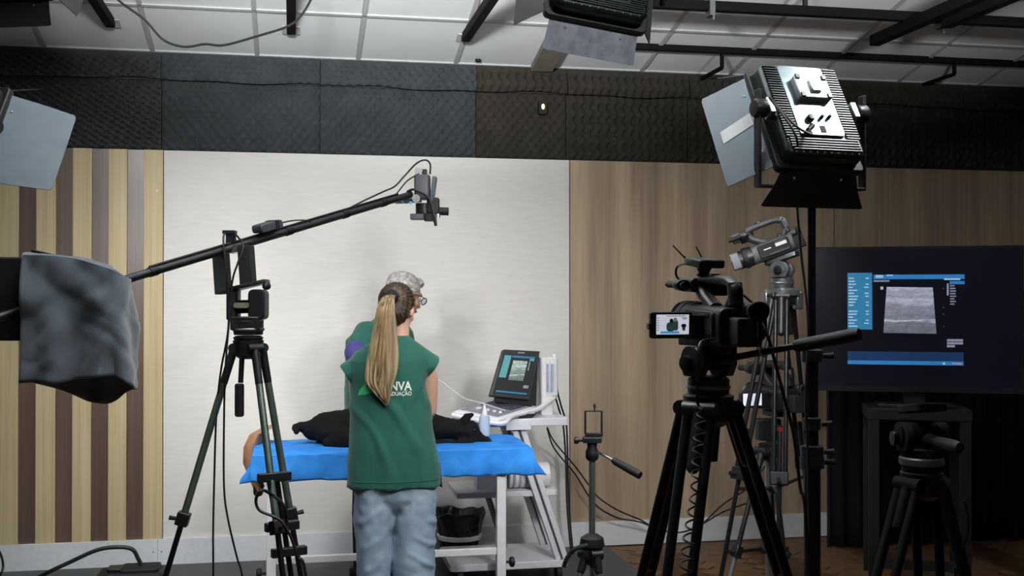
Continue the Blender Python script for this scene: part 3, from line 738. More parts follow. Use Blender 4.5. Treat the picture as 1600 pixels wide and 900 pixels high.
# --- phone tripod
ZP = 4.4
apP = PD(925, 852, ZP)
tp, mp_ = tripod('small green-grey phone tripod standing before the walnut wall', apP, [floor_pt(842, 4.2), floor_pt(972, 4.15), floor_pt(930, 4.75)], 'single', .012, GRNM, GRNM, crown_r=.04, split=.4, tw=.012, spread=False, clampmat=BLK)
part(tp, 'center_column', MB().cyl(PD(925, 880, ZP), PD(925, 715, ZP), .0125), GRNM)
hb = part(tp, 'pan_head', MB().lathe([(.02,0),(.026,.01),(.026,.035),(.018,.05),(.022,.075)], PD(925, 719, ZP), 16), BLK)
part(tp, 'crown_cap', MB().lathe([(.03,-.02),(.05,0),(.045,.03),(.022,.045)], apP, 18), BLK)
part(tp, 'crank_handle', MB().tube([PD(918, 852, ZP-.04), PD(898, 858, ZP-.05), PD(886, 872, ZP-.05), PD(881, 886, ZP-.05)], .009, 8, 4), BLK)
part(tp, 'tilt_plate', MB().rbox(PD(925, 687, ZP), (.075,.05,.022), .006, Matrix.Rotation(-YAW, 3, 'Z')), BLK, bevel=.003)
part(tp, 'side_knob', MB().cyl(PD(915, 688, ZP), PD(900, 688, ZP), .006).lathe([(.012,0),(.014,.004),(.014,.016),(.01,.018)], PD(904, 688, ZP), 12, -RGT), BLK)
hnd = part(tp, 'pan_handle', MB().cyl(PD(936, 707, ZP), PD(960, 720, ZP-.06), .0055), CHRM)
part(hnd, 'grip', MB().tube([PD(957, 718, ZP-.055), PD(961, 721, ZP-.06), PD(990, 737, ZP-.13), PD(1000, 743, ZP-.15)], [.010,.014,.016,.015], 10, 0), BLKR)
ph = thing('phone_clamp', 'empty spring phone holder on the small green-grey tripod', 'phone holder', PD(928, 680, ZP))
mr = Matrix.Rotation(-YAW, 3, 'Z')
part(ph, 'base_jaw', MB().box(PD(928, 679, ZP), (.07,.022,.014), mr), BLK, bevel=.002)
for q in (914.5, 940): part(ph, 'side_rail', MB().box(PD(q, 660, ZP), (.008,.018,.09), mr), BLK, bevel=.002)
part(ph, 'top_bar', MB().box(PD(928, 642.5, ZP), (.07,.014,.004), mr), BLK)
part(ph, 'top_knob', MB().cyl(PD(929, 643, ZP), PD(929, 636, ZP), .003).sph(PD(929, 634, ZP), (.006,.006,.009)), BLK)

# --- dark empty tripod at the lower right
Z5 = 3.1
ap5 = PD(1440, 738, Z5)
t5, m5 = tripod('black tripod with an empty fluid head at the lower right', ap5, [floor_pt(1245, 2.85), floor_pt(1470, 3.4), floor_pt(1640, 2.95)], 'twin', .013, PIPE, crown_r=.055, split=.42, tw=.03, badge=1, mid_spread=.42, clampmat=PIPE)
cc5 = sum(m5, V((0,0,0)))/3
part(t5, 'badge', MB().rbox(cc5+V((.0,-.04,.0)), (.07,.02,.035), .01, axis=1), BLK); part(t5, 'badge_mark', MB().cyl(cc5+V((.01,-.045,0)), cc5+V((.01,-.054,0)), .015, n=12), RED, 'small red badge')
fluid_head(t5, ap5+V((0,0,.012)), R(-10), 1.1, PD(1500, 700, 2.95), PIPE, .15, R(-8), .1)
part(t5, 'bright_ring', MB().lathe([(.058,0),(.06,.004),(.06,.018),(.056,.022)], ap5+V((0,0,.022)), 22), GRYM)
single('loose_lead', MB().tube([PD(1506, 782, 3.05), PD(1511, 800, 3.05), PD(1513, 830, 3.05), PD(1503, 856, 3.05), PD(1494, 890, 3.05), PD(1492, 930, 3.05), floor_pt(1490, 3.1)+V((0,0,.01))], .0035), CABLE, 'thin dark lead hanging beside the empty tripod at the lower right', 'cable')

# ================================================================== TELEVISION
tvc = PD(1430, 497, 6.35)
yawtv = -YAW-R(13)
tv = thing('television', 'large flat television showing an ultrasound scan on its dark screen', 'television', tvc, (0,0,yawtv), world=False)
k = 6.35/F_PX*1.015
TW, TH = 305*k, 216*k
part(tv, 'casing', MB().rbox((0,.03,-.005), (TW+.02,.05,TH+.03), .01, axis=1), BLK, bevel=.003)
part(tv, 'bezel', MB().box((0,.0,TH/2+.002),(TW+.02,.014,.012)).box((0,.0,-TH/2-.008),(TW+.02,.014,.028)).box((-TW/2-.004,0,0),(.012,.014,TH)).box((TW/2+.004,0,0),(.012,.014,TH)), BLK, smooth=False)
scr = part(tv, 'screen', MB().box((0,.001,0), (TW,.008,TH)), M('tv_screen', '0b0c18', .3, var=.05, es=.35))
def tvx(px): return (px-1430)*k*1.02
def tvz(py): return (497-py)*k
UIB = M('ui_blue', '2a6ea8', .4, es=.75, var=.05); UID = M('ui_dark_blue', '16365e', .4, es=.45, var=.05); UIP = M('ui_panel_blue', '2b7199', .4, es=.7, var=.05)
UIT = M('ui_text', 'a9c6dc', .4, es=.55, var=.1); UIG = M('ui_grey', '9397ad', .4, es=.5, var=.1)
def ui(nm, x0, y0, x1, y1, mt, lift=0): part(scr, nm, MB().box(((tvx(x0)+tvx(x1))/2, -.0036-lift, (tvz(y0)+tvz(y1))/2), (tvx(x1)-tvx(x0), .002+lift*.2, tvz(y0)-tvz(y1))), mt, smooth=False)
ui('menu_panel', 1332, 427, 1368, 515, UIP); ui('menu_edge', 1364.5, 436, 1367, 513, UIB, .0008)
ui('title_bar', 1370, 430, 1500, 437, UIB); ui('title_bar', 1479, 440, 1500, 445, UIB)
ui('status_panel', 1332, 549, 1498, 563, UID); ui('status_bar', 1332, 563, 1498, 569, UIB)
ui('logo_mark', 1373, 430.5, 1384, 435, UIT, .0008); ui('title_text', 1389, 430, 1398, 432, UIT, .0008); ui('date_text', 1471, 436, 1494, 438.5, UIT, .0008); ui('patient_text', 1370, 438.5, 1393, 441, UIG)
rr_ = random.Random(3)
for i in range(17):
    y = 434.5+4.65*i
    if i not in (10,): ui('menu_text', 1333.5, y, 1333.5+rr_.uniform(6, 14), y+2, UIT, .0008)
    if i % 3 != 1: ui('menu_value', 1356+rr_.uniform(0, 4), y, 1363, y+2, UIT, .0008)
ui('grey_scale', 1475, 444, 1477.5, 462, STK if False else UIG)
for i in range(8): ui('parameter_text', 1479.5, 446.5+4*i, 1479.5+rr_.uniform(4, 9), 448.3+4*i, UIG)
for (a0, b0) in ((1475, 529), (1486.5, 529), (1475, 533.5), (1486.5, 533.5), (1475, 538)): ui('measure_box', a0, b0, a0+11, b0+3.4, UIG)
for (a0, b0) in ((1469.5, 451), (1469.5, 480), (1469.5, 490), (1469.5, 509)): ui('depth_mark', a0, b0, a0+1.3, b0+1.3, UIG)
ui('probe_mark', 1380, 448.5, 1384, 453, UIT); ui('clock_dot', 1469, 565, 1472, 568, UIT, .0008); ui('clock_text', 1482, 565, 1495, 567.5, UIG, .0008)
def scan_mat(name, tint, es):
    m = bpy.data.materials.new(name); m.use_nodes = True; nt = m.node_tree; L = nt.links.new; b = nt.nodes['Principled BSDF']
    tc = nt.nodes.new('ShaderNodeTexCoord')
    def nzz(sc, sx, sy, dt):
        mp = nt.nodes.new('ShaderNodeMapping'); mp.inputs['Scale'].default_value = (sx, 1, sy); L(tc.outputs['Generated'], mp.inputs[0])
        n = nt.nodes.new('ShaderNodeTexNoise'); n.inputs['Scale'].default_value = sc; n.inputs['Detail'].default_value = dt; n.inputs['Distortion'].default_value = .6; L(mp.outputs[0], n.inputs[0]); return n
    n1 = nzz(3.2, 1, 2.6, 6); n2 = nzz(14, 1, 2.2, 3)
    sp_ = nt.nodes.new('ShaderNodeSeparateXYZ'); L(tc.outputs['Generated'], sp_.inputs[0])
    g = nt.nodes.new('ShaderNodeValToRGB'); g.color_ramp.interpolation = 'EASE'; e = g.color_ramp.elements   # depth profile of the scan
    e[0].position = 0; e[0].color = (.2,.2,.2,1); e[1].position = 1; e[1].color = (.75,.75,.75,1)
    for p_, c_ in ((.24, .3), (.285, .8), (.33, .3), (.55, .4), (.68, .62), (.72, .8), (.78, .5), (.9, .6)):
        q = e.new(p_); q.color = (c_, c_, c_, 1)
    wob = nt.nodes.new('ShaderNodeMath'); wob.operation = 'MULTIPLY_ADD'; wob.inputs[1].default_value = .22; L(n1.outputs[0], wob.inputs[0])
    sb = nt.nodes.new('ShaderNodeMath'); sb.operation = 'SUBTRACT'; sb.inputs[1].default_value = .11; L(sp_.outputs['Z'], sb.inputs[0]); L(sb.outputs[0], wob.inputs[2]); L(wob.outputs[0], g.inputs[0])
    mu = nt.nodes.new('ShaderNodeMath'); mu.operation = 'MULTIPLY'; L(g.outputs[0], mu.inputs[0])
    ad = nt.nodes.new('ShaderNodeMath'); ad.operation = 'ADD'; L(n1.outputs[0], ad.inputs[0]); L(n2.outputs[0], ad.inputs[1]); L(ad.outputs[0], mu.inputs[1])
    mx = nt.nodes.new('ShaderNodeMix'); mx.data_type = 'RGBA'; L(mu.outputs[0], mx.inputs['Factor']); mx.inputs['A'].default_value = (.005,.006,.01,1); mx.inputs['B'].default_value = rgb(tint)
    L(mx.outputs['Result'], b.inputs['Base Color']); L(mx.outputs['Result'], b.inputs['Emission Color']); b.inputs['Emission Strength'].default_value = es
    return m
SCAN = scan_mat('ultrasound_scan', 'c3c6da', .6)
part(scr, 'scan_picture', MB().prism([(tvx(1389), -.0045, tvz(449)), (tvx(1455), -.0045, tvz(450)), (tvx(1460), -.0045, tvz(521)), (tvx(1384), -.0045, tvz(520))], .002), SCAN, 'grey ultrasound scan picture', smooth=False)
part(tv, 'pedestal', MB().box((0,.05,-TH/2-.05), (.12,.05,.1)).box((0,.03,-TH/2-.095), (.42,.2,.016)), BLK, bevel=.003)
# stand under the television
tz = tvc.z-TH/2-.104
tb = thing('television_table', 'dark grey table with straight legs under the television', 'table', (tvc.x, tvc.y, 0), (0,0,yawtv), world=False)
DKG = M('dark_grey_wood', '0f0f12', .6, var=.15)
part(tb, 'table_top', MB().box((0,.03,tz-.03), (.55,.42,.06)), DKG, bevel=.003)
for x_, y_ in ((-.24,-.15),(.24,-.15),(-.24,.2),(.24,.2)): part(tb, 'leg', MB().box((x_,y_,(tz-.06)/2), (.055,.055,tz-.06)), DKG, smooth=False)
part(tb, 'rail', MB().box((0,-.15,.12), (.46,.04,.05)), DKG, smooth=False)
# black drape behind it
def drape(px0, px1, Y, z1, name, label, per, amp):
    a, b = P(px0, 700, Y).x, P(px1, 700, Y).x
    m = MB().grid(lambda u, v: V((a+(b-a)*u, Y+amp*math.sin(u*(b-a)/per*2*math.pi+.5*math.sin(v*3))*(.6+.4*(1-v))+.012*math.sin(u*37), .012+(z1-.012)*v)), int((b-a)/per*14), 10)
    o = single(name, m, M('black_drape', '08080a', .95, var=.2), label, 'curtain', loc=((a+b)/2, Y, 0)); s_ = o.modifiers.new('s', 'SOLIDIFY'); s_.thickness = .006; return o
drape(1296, 1760, 6.62, 1.62, 'black_curtain', 'black curtain hanging behind the television to the floor', .11, .028)
cr_ = P(1296, 700, 6.62).x; cl_ = P(1760, 700, 6.62).x
rl = thing('curtain_rail', 'black rail frame holding the black curtain behind the television', 'rail', ((cr_+cl_)/2, 6.66, 0))
part(rl, 'top_tube', MB().cyl((cr_, 6.66, 1.63), (cl_, 6.66, 1.63), .012), BLKM)
for x_ in (cr_+.02, cl_-.02): part(rl, 'post', MB().cyl((x_, 6.67, 0), (x_, 6.67, 1.63), .012), BLKM)

# ================================================================== JIB WITH ITS TRIPOD, LEFT
ZJ = 4.6
apJ = PD(388, 532, ZJ)
tj, mj = tripod('green-grey aluminium tripod under the camera jib on the left', apJ, [floor_pt(205, 4.55), floor_pt(470, 4.25), floor_pt(497, 4.72)], 'single', .015, GRNM, DKM, crown_r=.06, split=.5, tw=.02, spread=False, mid_spread=.62)
part(tj, 'half_bowl', MB().lathe([(.035,-.03),(.055,0),(.062,.012),(.05,.02)], apJ, 20), BLK)
part(tj, 'centre_knob', MB().cyl(PD(378, 560, ZJ), PD(376, 598, ZJ), .011).lathe([(.014,0),(.019,.006),(.019,.13),(.014,.136)], PD(374, 651, ZJ), 12), BLKR)
for k_, (pa, pb) in enumerate((((413, 748), (444, 742)), ((424, 826), (457, 818)), ((433, 866), (470, 858)))):
    part(tj, 'leg_brace', MB().box((PD(*pa, 4.4)+PD(*pb, 4.5))/2, ((PD(*pb, 4.5)-PD(*pa, 4.4)).length+.02, .03, .035), Matrix.Rotation(R(20), 3, 'Z')), BLK, bevel=.004)
part(tj, 'inner_tube', MB().cyl(PD(432, 745, 4.47), PD(455, 900, 4.47), .011), DKM)
part(tj, 'inner_tube', MB().cyl(PD(420, 750, 4.43), PD(440, 870, 4.43), .01), BLK)
# head
yj = R(-35)
mj3 = Matrix.Rotation(-YAW, 3, 'Z')
hx = lambda px, py, dz=0: PD(px, py, ZJ+dz)
part(tj, 'pan_base', MB().lathe([(.058,0),(.06,.01),(.062,.055),(.05,.06)], hx(388, 523), 20), BLK)
part(tj, 'pan_ring', MB().lathe([(.063,.0),(.066,.004),(.066,.008),(.063,.012)], hx(388, 517), 20), GRYM)
part(tj, 'base_block', MB().rbox(hx(386, 505), (.12,.1,.055), .012, mj3), BLK, bevel=.004)
for (a0, w0) in ((365, 18), (404, 26)):
    part(tj, 'cheek', MB().rbox(hx(a0, 476), (w0*.00263,.09,.125), .02, mj3, axis=1 if w0 > 20 else 2), BLK, bevel=.006)
part(tj, 'tilt_drum', MB().cyl(hx(358, 480), hx(416, 478), .028, n=18), DKM)
part(tj, 'level_window', MB().rbox(hx(377, 477, -.05), (.06,.012,.022), .008, mj3, axis=1), M('pale_green_plate', '6c7460', .4))
part(tj, 'side_knob', MB().lathe([(.012,0),(.016,.005),(.016,.02),(.01,.024)], hx(414, 447, -.03), 12, V((.5,-.8,0))), BLK)
part(tj, 'tilt_plate', MB().rbox(hx(390, 446), (.15,.12,.016), .01, mj3@Matrix.Rotation(R(-14), 3, 'Y')), BLK, bevel=.003)
# arm
pv, tip, rear = PD(367, 386, 4.6), PD(642, 304, 5.5), PD(-20, 505, 3.72)
dj = (tip-pv).normalized(); rear = pv-dj*(pv-rear).length
jb = thing('camera_jib', 'black camera jib boom reaching from the left tripod up over the table', 'camera jib', pv)
part(jb, 'boom', MB().cyl(rear, tip, .0165, n=14), BLK)
part(jb, 'boom_rail', MB().tube([rear.lerp(tip, .3)+V((0,0,.022)), tip-dj*.1+V((0,0,.022))], .005, 6, 0), DKM)
for f in (.30, .62, .78, .9): part(jb, 'boom_joint', MB().cyl(rear.lerp(tip, f), rear.lerp(tip, f)+dj*.035, .0195), DKM)
for (x0, y0, x1, y1) in ((346, 394, 348, 456), (384, 388, 388, 440)):
    a_, b_ = hx(x0, y0), hx(x1, y1); part(jb, 'cradle_plate', MB().box((a_+b_)/2, (.052,.085,(a_-b_).length+.02), mj3@Matrix.Rotation(R(-4), 3, 'Y')), BLKM, bevel=.003)
part(jb, 'cradle_base', MB().box((hx(346, 456)+hx(390, 444))/2, (.12,.09,.014), mj3@Matrix.Rotation(R(-14), 3, 'Y')), BLKM, bevel=.002)
part(jb, 'pivot_pin', MB().cyl(hx(350, 396, -.06), hx(350, 396, .06), .008), GRYM)
part(jb, 'pivot_saddle', MB().box(hx(372, 390), (.06,.06,.02), mj3@Matrix.Rotation(R(-16), 3, 'Y')), SILV, bevel=.003)
part(jb, 'top_clamp', MB().box(hx(360, 372), (.03,.04,.06), mj3).box(hx(359, 363), (.05,.05,.015), mj3).cyl(hx(366, 362), hx(366, 377), .008), BLK, bevel=.002)
part(jb, 'counterweight', MB().rbox(PD(22, 467, 3.95), (.32,.16,.29), .02, mj3, axis=1), BLKM, 'black box on the rear end of the boom', bevel=.006)
bx_ = PD(418, 354, 4.72)
bt = thing('transmitter_box', 'small grey-black box strapped on top of the jib boom', 'box', bx_)
mrot = Matrix((dj, V((0,0,1)).cross(dj).normalized(), dj.cross(V((0,0,1)).cross(dj).normalized()))).transposed()
part(bt, 'case', MB().rbox(bx_, (.125,.06,.036), .012, mrot, axis=1), M('charcoal_case', '3a3d42', .5), bevel=.004)
part(bt, 'strap', MB().box(bx_+dj*.03, (.02,.064,.04), mrot), BLKR)
# camera at the boom tip
tc_ = PD(662, 310, 5.55)
jc = thing('jib_camera', 'small dark camera pointing straight down from the tip of the jib boom', 'camera', tc_)
q_ = lambda px, py, d_=0: PD(px, py, 5.55+d_)
DG2 = M('dark_grey_plastic', '4a4c52', .45, var=.12)
part(jc, 'body', MB().rbox(q_(660, 293), (.075,.11,.12), .015, mj3), DG2, bevel=.006)
part(jc, 'side_screen', MB().rbox(q_(677, 297), (.018,.1,.13), .008, mj3@Matrix.Rotation(R(8), 3, 'Y'), axis=0), M('slate_plastic', '474f55', .4), bevel=.003)
part(jc, 'battery', MB().box(q_(655, 273), (.036,.05,.062), mj3), M('pale_grey_plastic', 'a7a6b0', .4), bevel=.004)
part(jc, 'connector', MB().box(q_(664, 271, -.02), (.02,.03,.04), mj3), BLK, bevel=.003)
part(jc, 'mount_plate', MB().box(q_(638, 314), (.13,.06,.018), mj3@Matrix.Rotation(R(-4), 3, 'Y')), DG2, bevel=.003)
for (px, py, r, mt) in ((630, 313, .012, M('blue_cap', '3a8fc4', .4)), (650, 310, .02, SILV), (635, 314, .014, M('navy_knob', '262c40', .4)), (642, 317, .008, M('cyan_cap', '46b7e0', .4))):
    part(jc, 'adjusting_knob', MB().cyl(q_(px, py, -.06), q_(px, py, -.02), r, n=14), mt)
lz = part(jc, 'lens_barrel', MB().cyl(q_(662, 318), q_(662, 334), .04, n=22), BLK)
part(lz, 'lens_foot', MB().box(q_(655, 339), (.085,.07,.028), mj3), DG2, bevel=.004)
part(lz, 'lens_hood', MB().rbox(q_(671, 340, -.01), (.05,.07,.036), .006, mj3), BLK, bevel=.003)
part(jc, 'pan_motor', MB().box(q_(677, 322), (.06,.07,.08), mj3), BLK, bevel=.008)
part(jc, 'tilt_knob', MB().cyl(q_(686, 330), q_(701, 330.5), .02, n=16), BLKR)
part(jc, 'clamp_screw', MB().cyl(q_(684, 334, -.04), q_(684, 340, -.04), .012), SILV)
part(jc, 'hanging_lead', MB().tube([q_(636, 300, -.06), q_(645, 296, -.07), q_(655, 299, -.08), q_(668, 307, -.08), q_(675, 322, -.08), q_(679, 340, -.08)], .0065), CABLE)
part(jc, 'plug', MB().cyl(q_(679, 340, -.08), q_(681, 353, -.08), .009, .007), DKM)
single('jib_cable', MB().tube([rear.lerp(tip, .795)+V((0,0,.02)), PD(572, 312, 5.3), PD(600, 299, 5.4), PD(617, 291, 5.45), PD(632, 275, 5.5), PD(650, 256, 5.5), PD(664, 250, 5.5), PD(672, 256, 5.5), PD(672, 272, 5.5)], .0042), CABLE, 'thin cable arching above the jib camera', 'cable')
single('jib_cable', MB().tube([PD(617, 306, 5.48), PD(625, 296, 5.5), PD(637, 282, 5.5), PD(655, 271, 5.5)], .0035), CABLE, 'short thin cable from the boom tip up to the jib camera', 'cable')
single('jib_cable', MB().tube([PD(437, 349, 4.75), PD(455, 345, 4.82), PD(475, 344, 4.85), PD(486, 347, 4.9)], .0035), CABLE, 'short lead leaving the grey-black box on the boom', 'cable')
single('jib_cable', MB().tube([hx(352, 362), hx(349, 375, -.06), hx(353, 420, -.08), hx(357, 470, -.08), hx(356, 520, -.08), hx(345, 580, -.05), hx(338, 650), hx(335, 740), hx(333, 830), hx(333, 905), floor_pt(330, 4.7)+V((0,0,.01))], .0042), CABLE, 'black cable dropping straight from the jib pivot left of the legs', 'cable')
single('jib_cable', MB().tube([hx(370, 368), hx(380, 384, -.06), hx(372, 410, -.08), hx(363, 440, -.08), hx(358, 500, -.08), hx(352, 580, -.08), hx(350, 660), hx(350, 760), hx(356, 810), hx(370, 870), hx(380, 910), floor_pt(400, 4.6)+V((0,0,.01))], .0042), CABLE, 'black cable falling from the jib pivot and bending right at the bottom', 'cable')
single('loop_cable', MB().tube([PD(428, 775, 4.35), PD(410, 766, 4.3), PD(400, 780, 4.3), PD(405, 797, 4.3), PD(425, 806, 4.3), PD(440, 815, 4.3), PD(455, 840, 4.3), PD(465, 870, 4.3), PD(478, 900, 4.3), floor_pt(500, 4.3)+V((0,0,.01))], .0065).tube([PD(428, 775, 4.35), PD(440, 785, 4.33), PD(447, 800, 4.33), PD(448, 830, 4.36)], .0065), CABLE, 'black cable looped around the right legs of the jib tripod', 'cable')

# grey cloth over the rear of the jib
GC = M('grey_cloth', '4d565f', .9, var=.1, scale=12, sheen=.3, bump=.15, bscale=220)
ZC = 3.9
def cloth():
    # section: front (facing us), over the right end, and back; columns follow the outline
    front_b = [(18, 598), (60, 597), (110, 594), (150, 591), (178, 588)]
    m = MB()
    # path around the box seen from above: front-left -> front-right -> right -> back-right -> back-left
    A = PD(34, 460, 3.80); B = PD(176, 460, 3.86); Cc = PD(202, 470, 4.06); Dd = PD(120, 470, 4.12); Ee = PD(48, 470, 4.08)
    path = [A, A.lerp(B, .33), A.lerp(B, .66), B, B.lerp(Cc, .5)+RGT*.02, Cc, Cc.lerp(Dd, .5), Dd, Ee]
    bots = [598, 597, 592, 588, 606, 612, 632, 622, 596]
    tops = [398, 402, 408, 424, 436, 447, 430, 412, 396]
    ins = [(0,0)]*9
    from_c = (A+Dd)/2
    cat = catmull([V((p.x, p.y, 0)) for p in path], 8); catz = catmull([V((b, t_, 0)) for b, t_ in zip(bots, tops)], 8)
    n = len(cat)-1; axis0, axis1 = V((A.x, (A.y+Ee.y)/2, 0)), V((Cc.x-.05, (B.y+Cc.y)/2+.05, 0))
    def fn(u, v):
        i = min(int(u*n), n-1); f = u*n-i; p = cat[i].lerp(cat[i+1], f); bt = catz[i].lerp(catz[i+1], f)
        zc = (V((p.x, p.y, CAM_H))-CAM).dot(FWD); zt = CAM_H+(465-bt.y)*zc/F_PX; zb = CAM_H+(465-bt.x)*zc/F_PX
        # nearest point of the ridge for the rounded top
        ax = axis1-axis0; s_ = max(0, min(1, (p-axis0).dot(ax)/ax.length_squared)); rp = axis0+ax*s_
        if v < .2:
            w = v/.2; a_ = w*math.pi/2; q = rp.lerp(p, math.sin(a_)*.97); z = zt+.012*math.cos(a_)*1.0
        else:
            w = (v-.2)/.8; out = (p-rp).normalized() if (p-rp).length > 1e-5 else V((0,-1,0))
            fold = w*(.022*math.sin(u*17)+.014*math.sin(u*41+2)) + .008*math.sin(u*29+w*6)+.016*math.exp(-((w-.35)/.12)**2)*math.sin(u*23+1)+.016*abs(noise.noise(V((u*9+w*2.5, w*3, 4))))+.012*abs(noise.noise(V((u*5-w*4, w*2+9, 1))))
            q = p*1.0+out*(fold+.02*w-.025*0); z = zt+(zb-zt)*w
        return V((q.x, q.y, z+.006*noise.noise(V((u*9, v*7, 1)))))
    m.grid(fn, 96, 40)
    o = single('draped_cloth', m, GC, 'dark grey cloth draped over the rear end of the jib at the left edge', 'cloth', loc=(A.x, A.y, 1.2))
    s_ = o.modifiers.new('s', 'SOLIDIFY'); s_.thickness = .004; s_.offset = 0
    return o
cloth()
# bag and cable on the floor, bottom left
bgp = P(200, 895, 5.6)
bg = thing('cable_reel', 'black cable box lying on the floor at the bottom left', 'cable box', PZ(205, 925, 0.011))
bz = PZ(205, 925, .011)
part(bg, 'case', MB().rbox(bz+V((0,0,.06)), (.36,.2,.12), .04, axis=1), BLKM, bevel=.015)
part(bg, 'lid', MB().rbox(bz+V((.05,0,.125)), (.2,.16,.03), .02), BLKR, bevel=.008)
part(bg, 'carry_lug', MB().box(bz+V((-.08,0,.13)), (.08,.1,.02)), BLK, bevel=.006)
yb_ = bz.y
single('thick_cable', MB().tube([PZ(20, 925, .02), P(70, 897, yb_), P(110, 878, yb_), P(150, 860, yb_), P(180, 855, yb_), P(206, 858, yb_), P(216, 873, yb_), P(222, 886, yb_)], .011, 8), CABLE, 'thick black cable arching off the cable box at the bottom left', 'cable')
single('stray_cable', MB().tube([P(-10, 850, 5.9), P(1, 866, 5.9), P(5, 885, 5.9), P(0, 900, 5.9), PZ(-12, 935, .02)], .006), CABLE, 'short black cable curving at the bottom left corner', 'cable')
# ================================================================== EXAMINATION TABLE
TZ, TY0, TY1 = .84, 5.52, 6.05
tx0, tx1 = P(396, 709, TY0).x, P(829, 705, TY0).x
tcx, tcy = (tx0+tx1)/2, (TY0+TY1)/2
tab = thing('examination_table', 'white steel examination table under the blue sheet', 'table', (tcx, tcy, .011))
part(tab, 'table_top', MB().rbox((tcx, tcy, TZ-.025), (tx1-tx0, TY1-TY0, .05), .02), WHT, bevel=.004)
lx0, lx1 = P(424, 800, TY0+.03).x, P(782.5, 800, TY0+.03).x
for x_ in (lx0, lx1):
    for y_ in (TY0+.03, TY1-.06):
        xx_ = x_ if y_ < 5.8 else P(424 if x_ == lx0 else 782.5, 800, y_).x
        lg = part(tab, 'leg', MB().box((xx_, y_, (TZ-.05)/2+.03), (.046,.046,TZ-.05-.06+.02)), WHT, bevel=.003)
        part(lg, 'levelling_foot', MB().cyl((xx_, y_, .011), (xx_, y_, .05), .022, .016), BLKR)
    xr_ = P(424 if x_ == lx0 else 782.5, 800, TY1-.06).x
    part(tab, 'side_rail', MB().tube([(x_, TY0+.03, .6), (xr_, TY1-.06, .6)], .016, 4, 0), WHT)
    s_ = -1 if x_ == lx0 else 1
    kz = P(800, 880, TY0).z
    part(tab, 'star_knob', MB().cyl((x_+s_*.02, TY0+.03, kz), (x_+s_*.05, TY0+.03, kz), .007).lathe([(.02,0),(.026,.006),(.026,.02),(.015,.026)], (x_+s_*.045, TY0+.03, kz), 10, (s_,0,0)), BLKR, 'black star knob')
part(tab, 'front_rail', MB().box(((lx0+lx1)/2, TY0+.03, P(700, 866, TY0).z), (lx1-lx0-.04, .03, .032)), WHT, bevel=.002)
# blue disposable sheet
BLUE = M('blue_sheet', '2a7ed6', .8, var=.1, scale=9, bump=.12, bscale=40, hex2='3a92ea', spec=.25)
def sheet():
    dr = .135; hx_, hy_ = (tx1-tx0)/2+.006, (TY1-TY0)/2+.006; rs = random.Random(5)
    def fn(u, v):
        x = -hx_-dr+(2*hx_+2*dr)*u; y = -hy_-dr+(2*hy_+2*dr)*v
        ox = max(0, abs(x)-hx_); oy = max(0, abs(y)-hy_); o = max(ox, oy)
        X, Y = max(-hx_, min(hx_, x)), max(-hy_, min(hy_, y))
        fl = .12+.45*min(ox, oy)/dr
        if x > 0: fl += .30*(ox/dr)
        wv = .010*math.sin(x*21)+.008*math.sin(x*47+1)+.008*math.sin(y*31)
        X += math.copysign(ox and (ox*fl*.55+wv*ox/dr+.004), x); Y += math.copysign(oy and (oy*fl*.35+wv*oy/dr+.004), y)
        z = -o*.985+.004+.0035*noise.noise(V((x*9, y*9, 2)))+(.003*math.sin(x*30+y*9) if o == 0 else 0)
        z += .006*noise.noise(V((x*14, 3, o*3)))*(o/dr)
        if x < -hx_+.18 and o == 0: z += .0
        return V((tcx+X, tcy+Y, TZ+max(z, -dr*1.0)+.003))
    m = MB().grid(fn, 120, 70)
    o = single('blue_sheet', m, BLUE, 'blue disposable sheet covering the examination table', 'sheet', loc=(tcx, tcy, TZ-.13))
    s_ = o.modifiers.new('s', 'SOLIDIFY'); s_.thickness = .0015
sheet()
# tan pad hanging at the left end of the table
TAN = M('tan_leather', '9a6f52', .6, var=.2, scale=30)
pm = MB()
yy = 5.95
ridge = [(414, 668), (400, 676), (391, 695), (390, 720), (394, 745), (402, 764)]
pm.ell_loft([(P(a, b, yy)+V((.012,0,0)), V((.046 if i < 4 else .026, 0, .012)), V((0, .10-.009*i, 0))) for i, (a, b) in enumerate(ridge)], 16)
tp_ = thing('restraint_pad', 'tan brown pad hanging over the left end of the blue-covered table', 'pad', P(400, 764, yy))
part(tp_, 'pad', pm, TAN); part(tp_, 'black_tip', MB().rbox(P(407, 764, yy)-V((.01,0,0)), (.05,.1,.06), .02, axis=1), BLKR)
# gel bottle
gb = PZ(757, 689, TZ+.008)
GEL = M('gel_bottle', 'c9d8ee', .25, var=.06, trans=.3)
bo = thing('gel_bottle', 'pale blue gel bottle with a pointed white tip on the blue sheet', 'bottle', gb)
part(bo, 'bottle_body', MB().lathe([(.026,0),(.029,.008),(.029,.115),(.025,.132),(.012,.14)], gb, 20), GEL)
part(bo, 'nozzle', MB().lathe([(.015,.138),(.015,.15),(.009,.165),(.004,.19),(.001,.191)], gb, 14), WHTP)
part(bo, 'label_band', MB().lathe([(.0293,.02),(.0295,.021),(.0295,.028),(.0293,.029)], gb, 20), M('blue_print', '3f5fb0', .5))

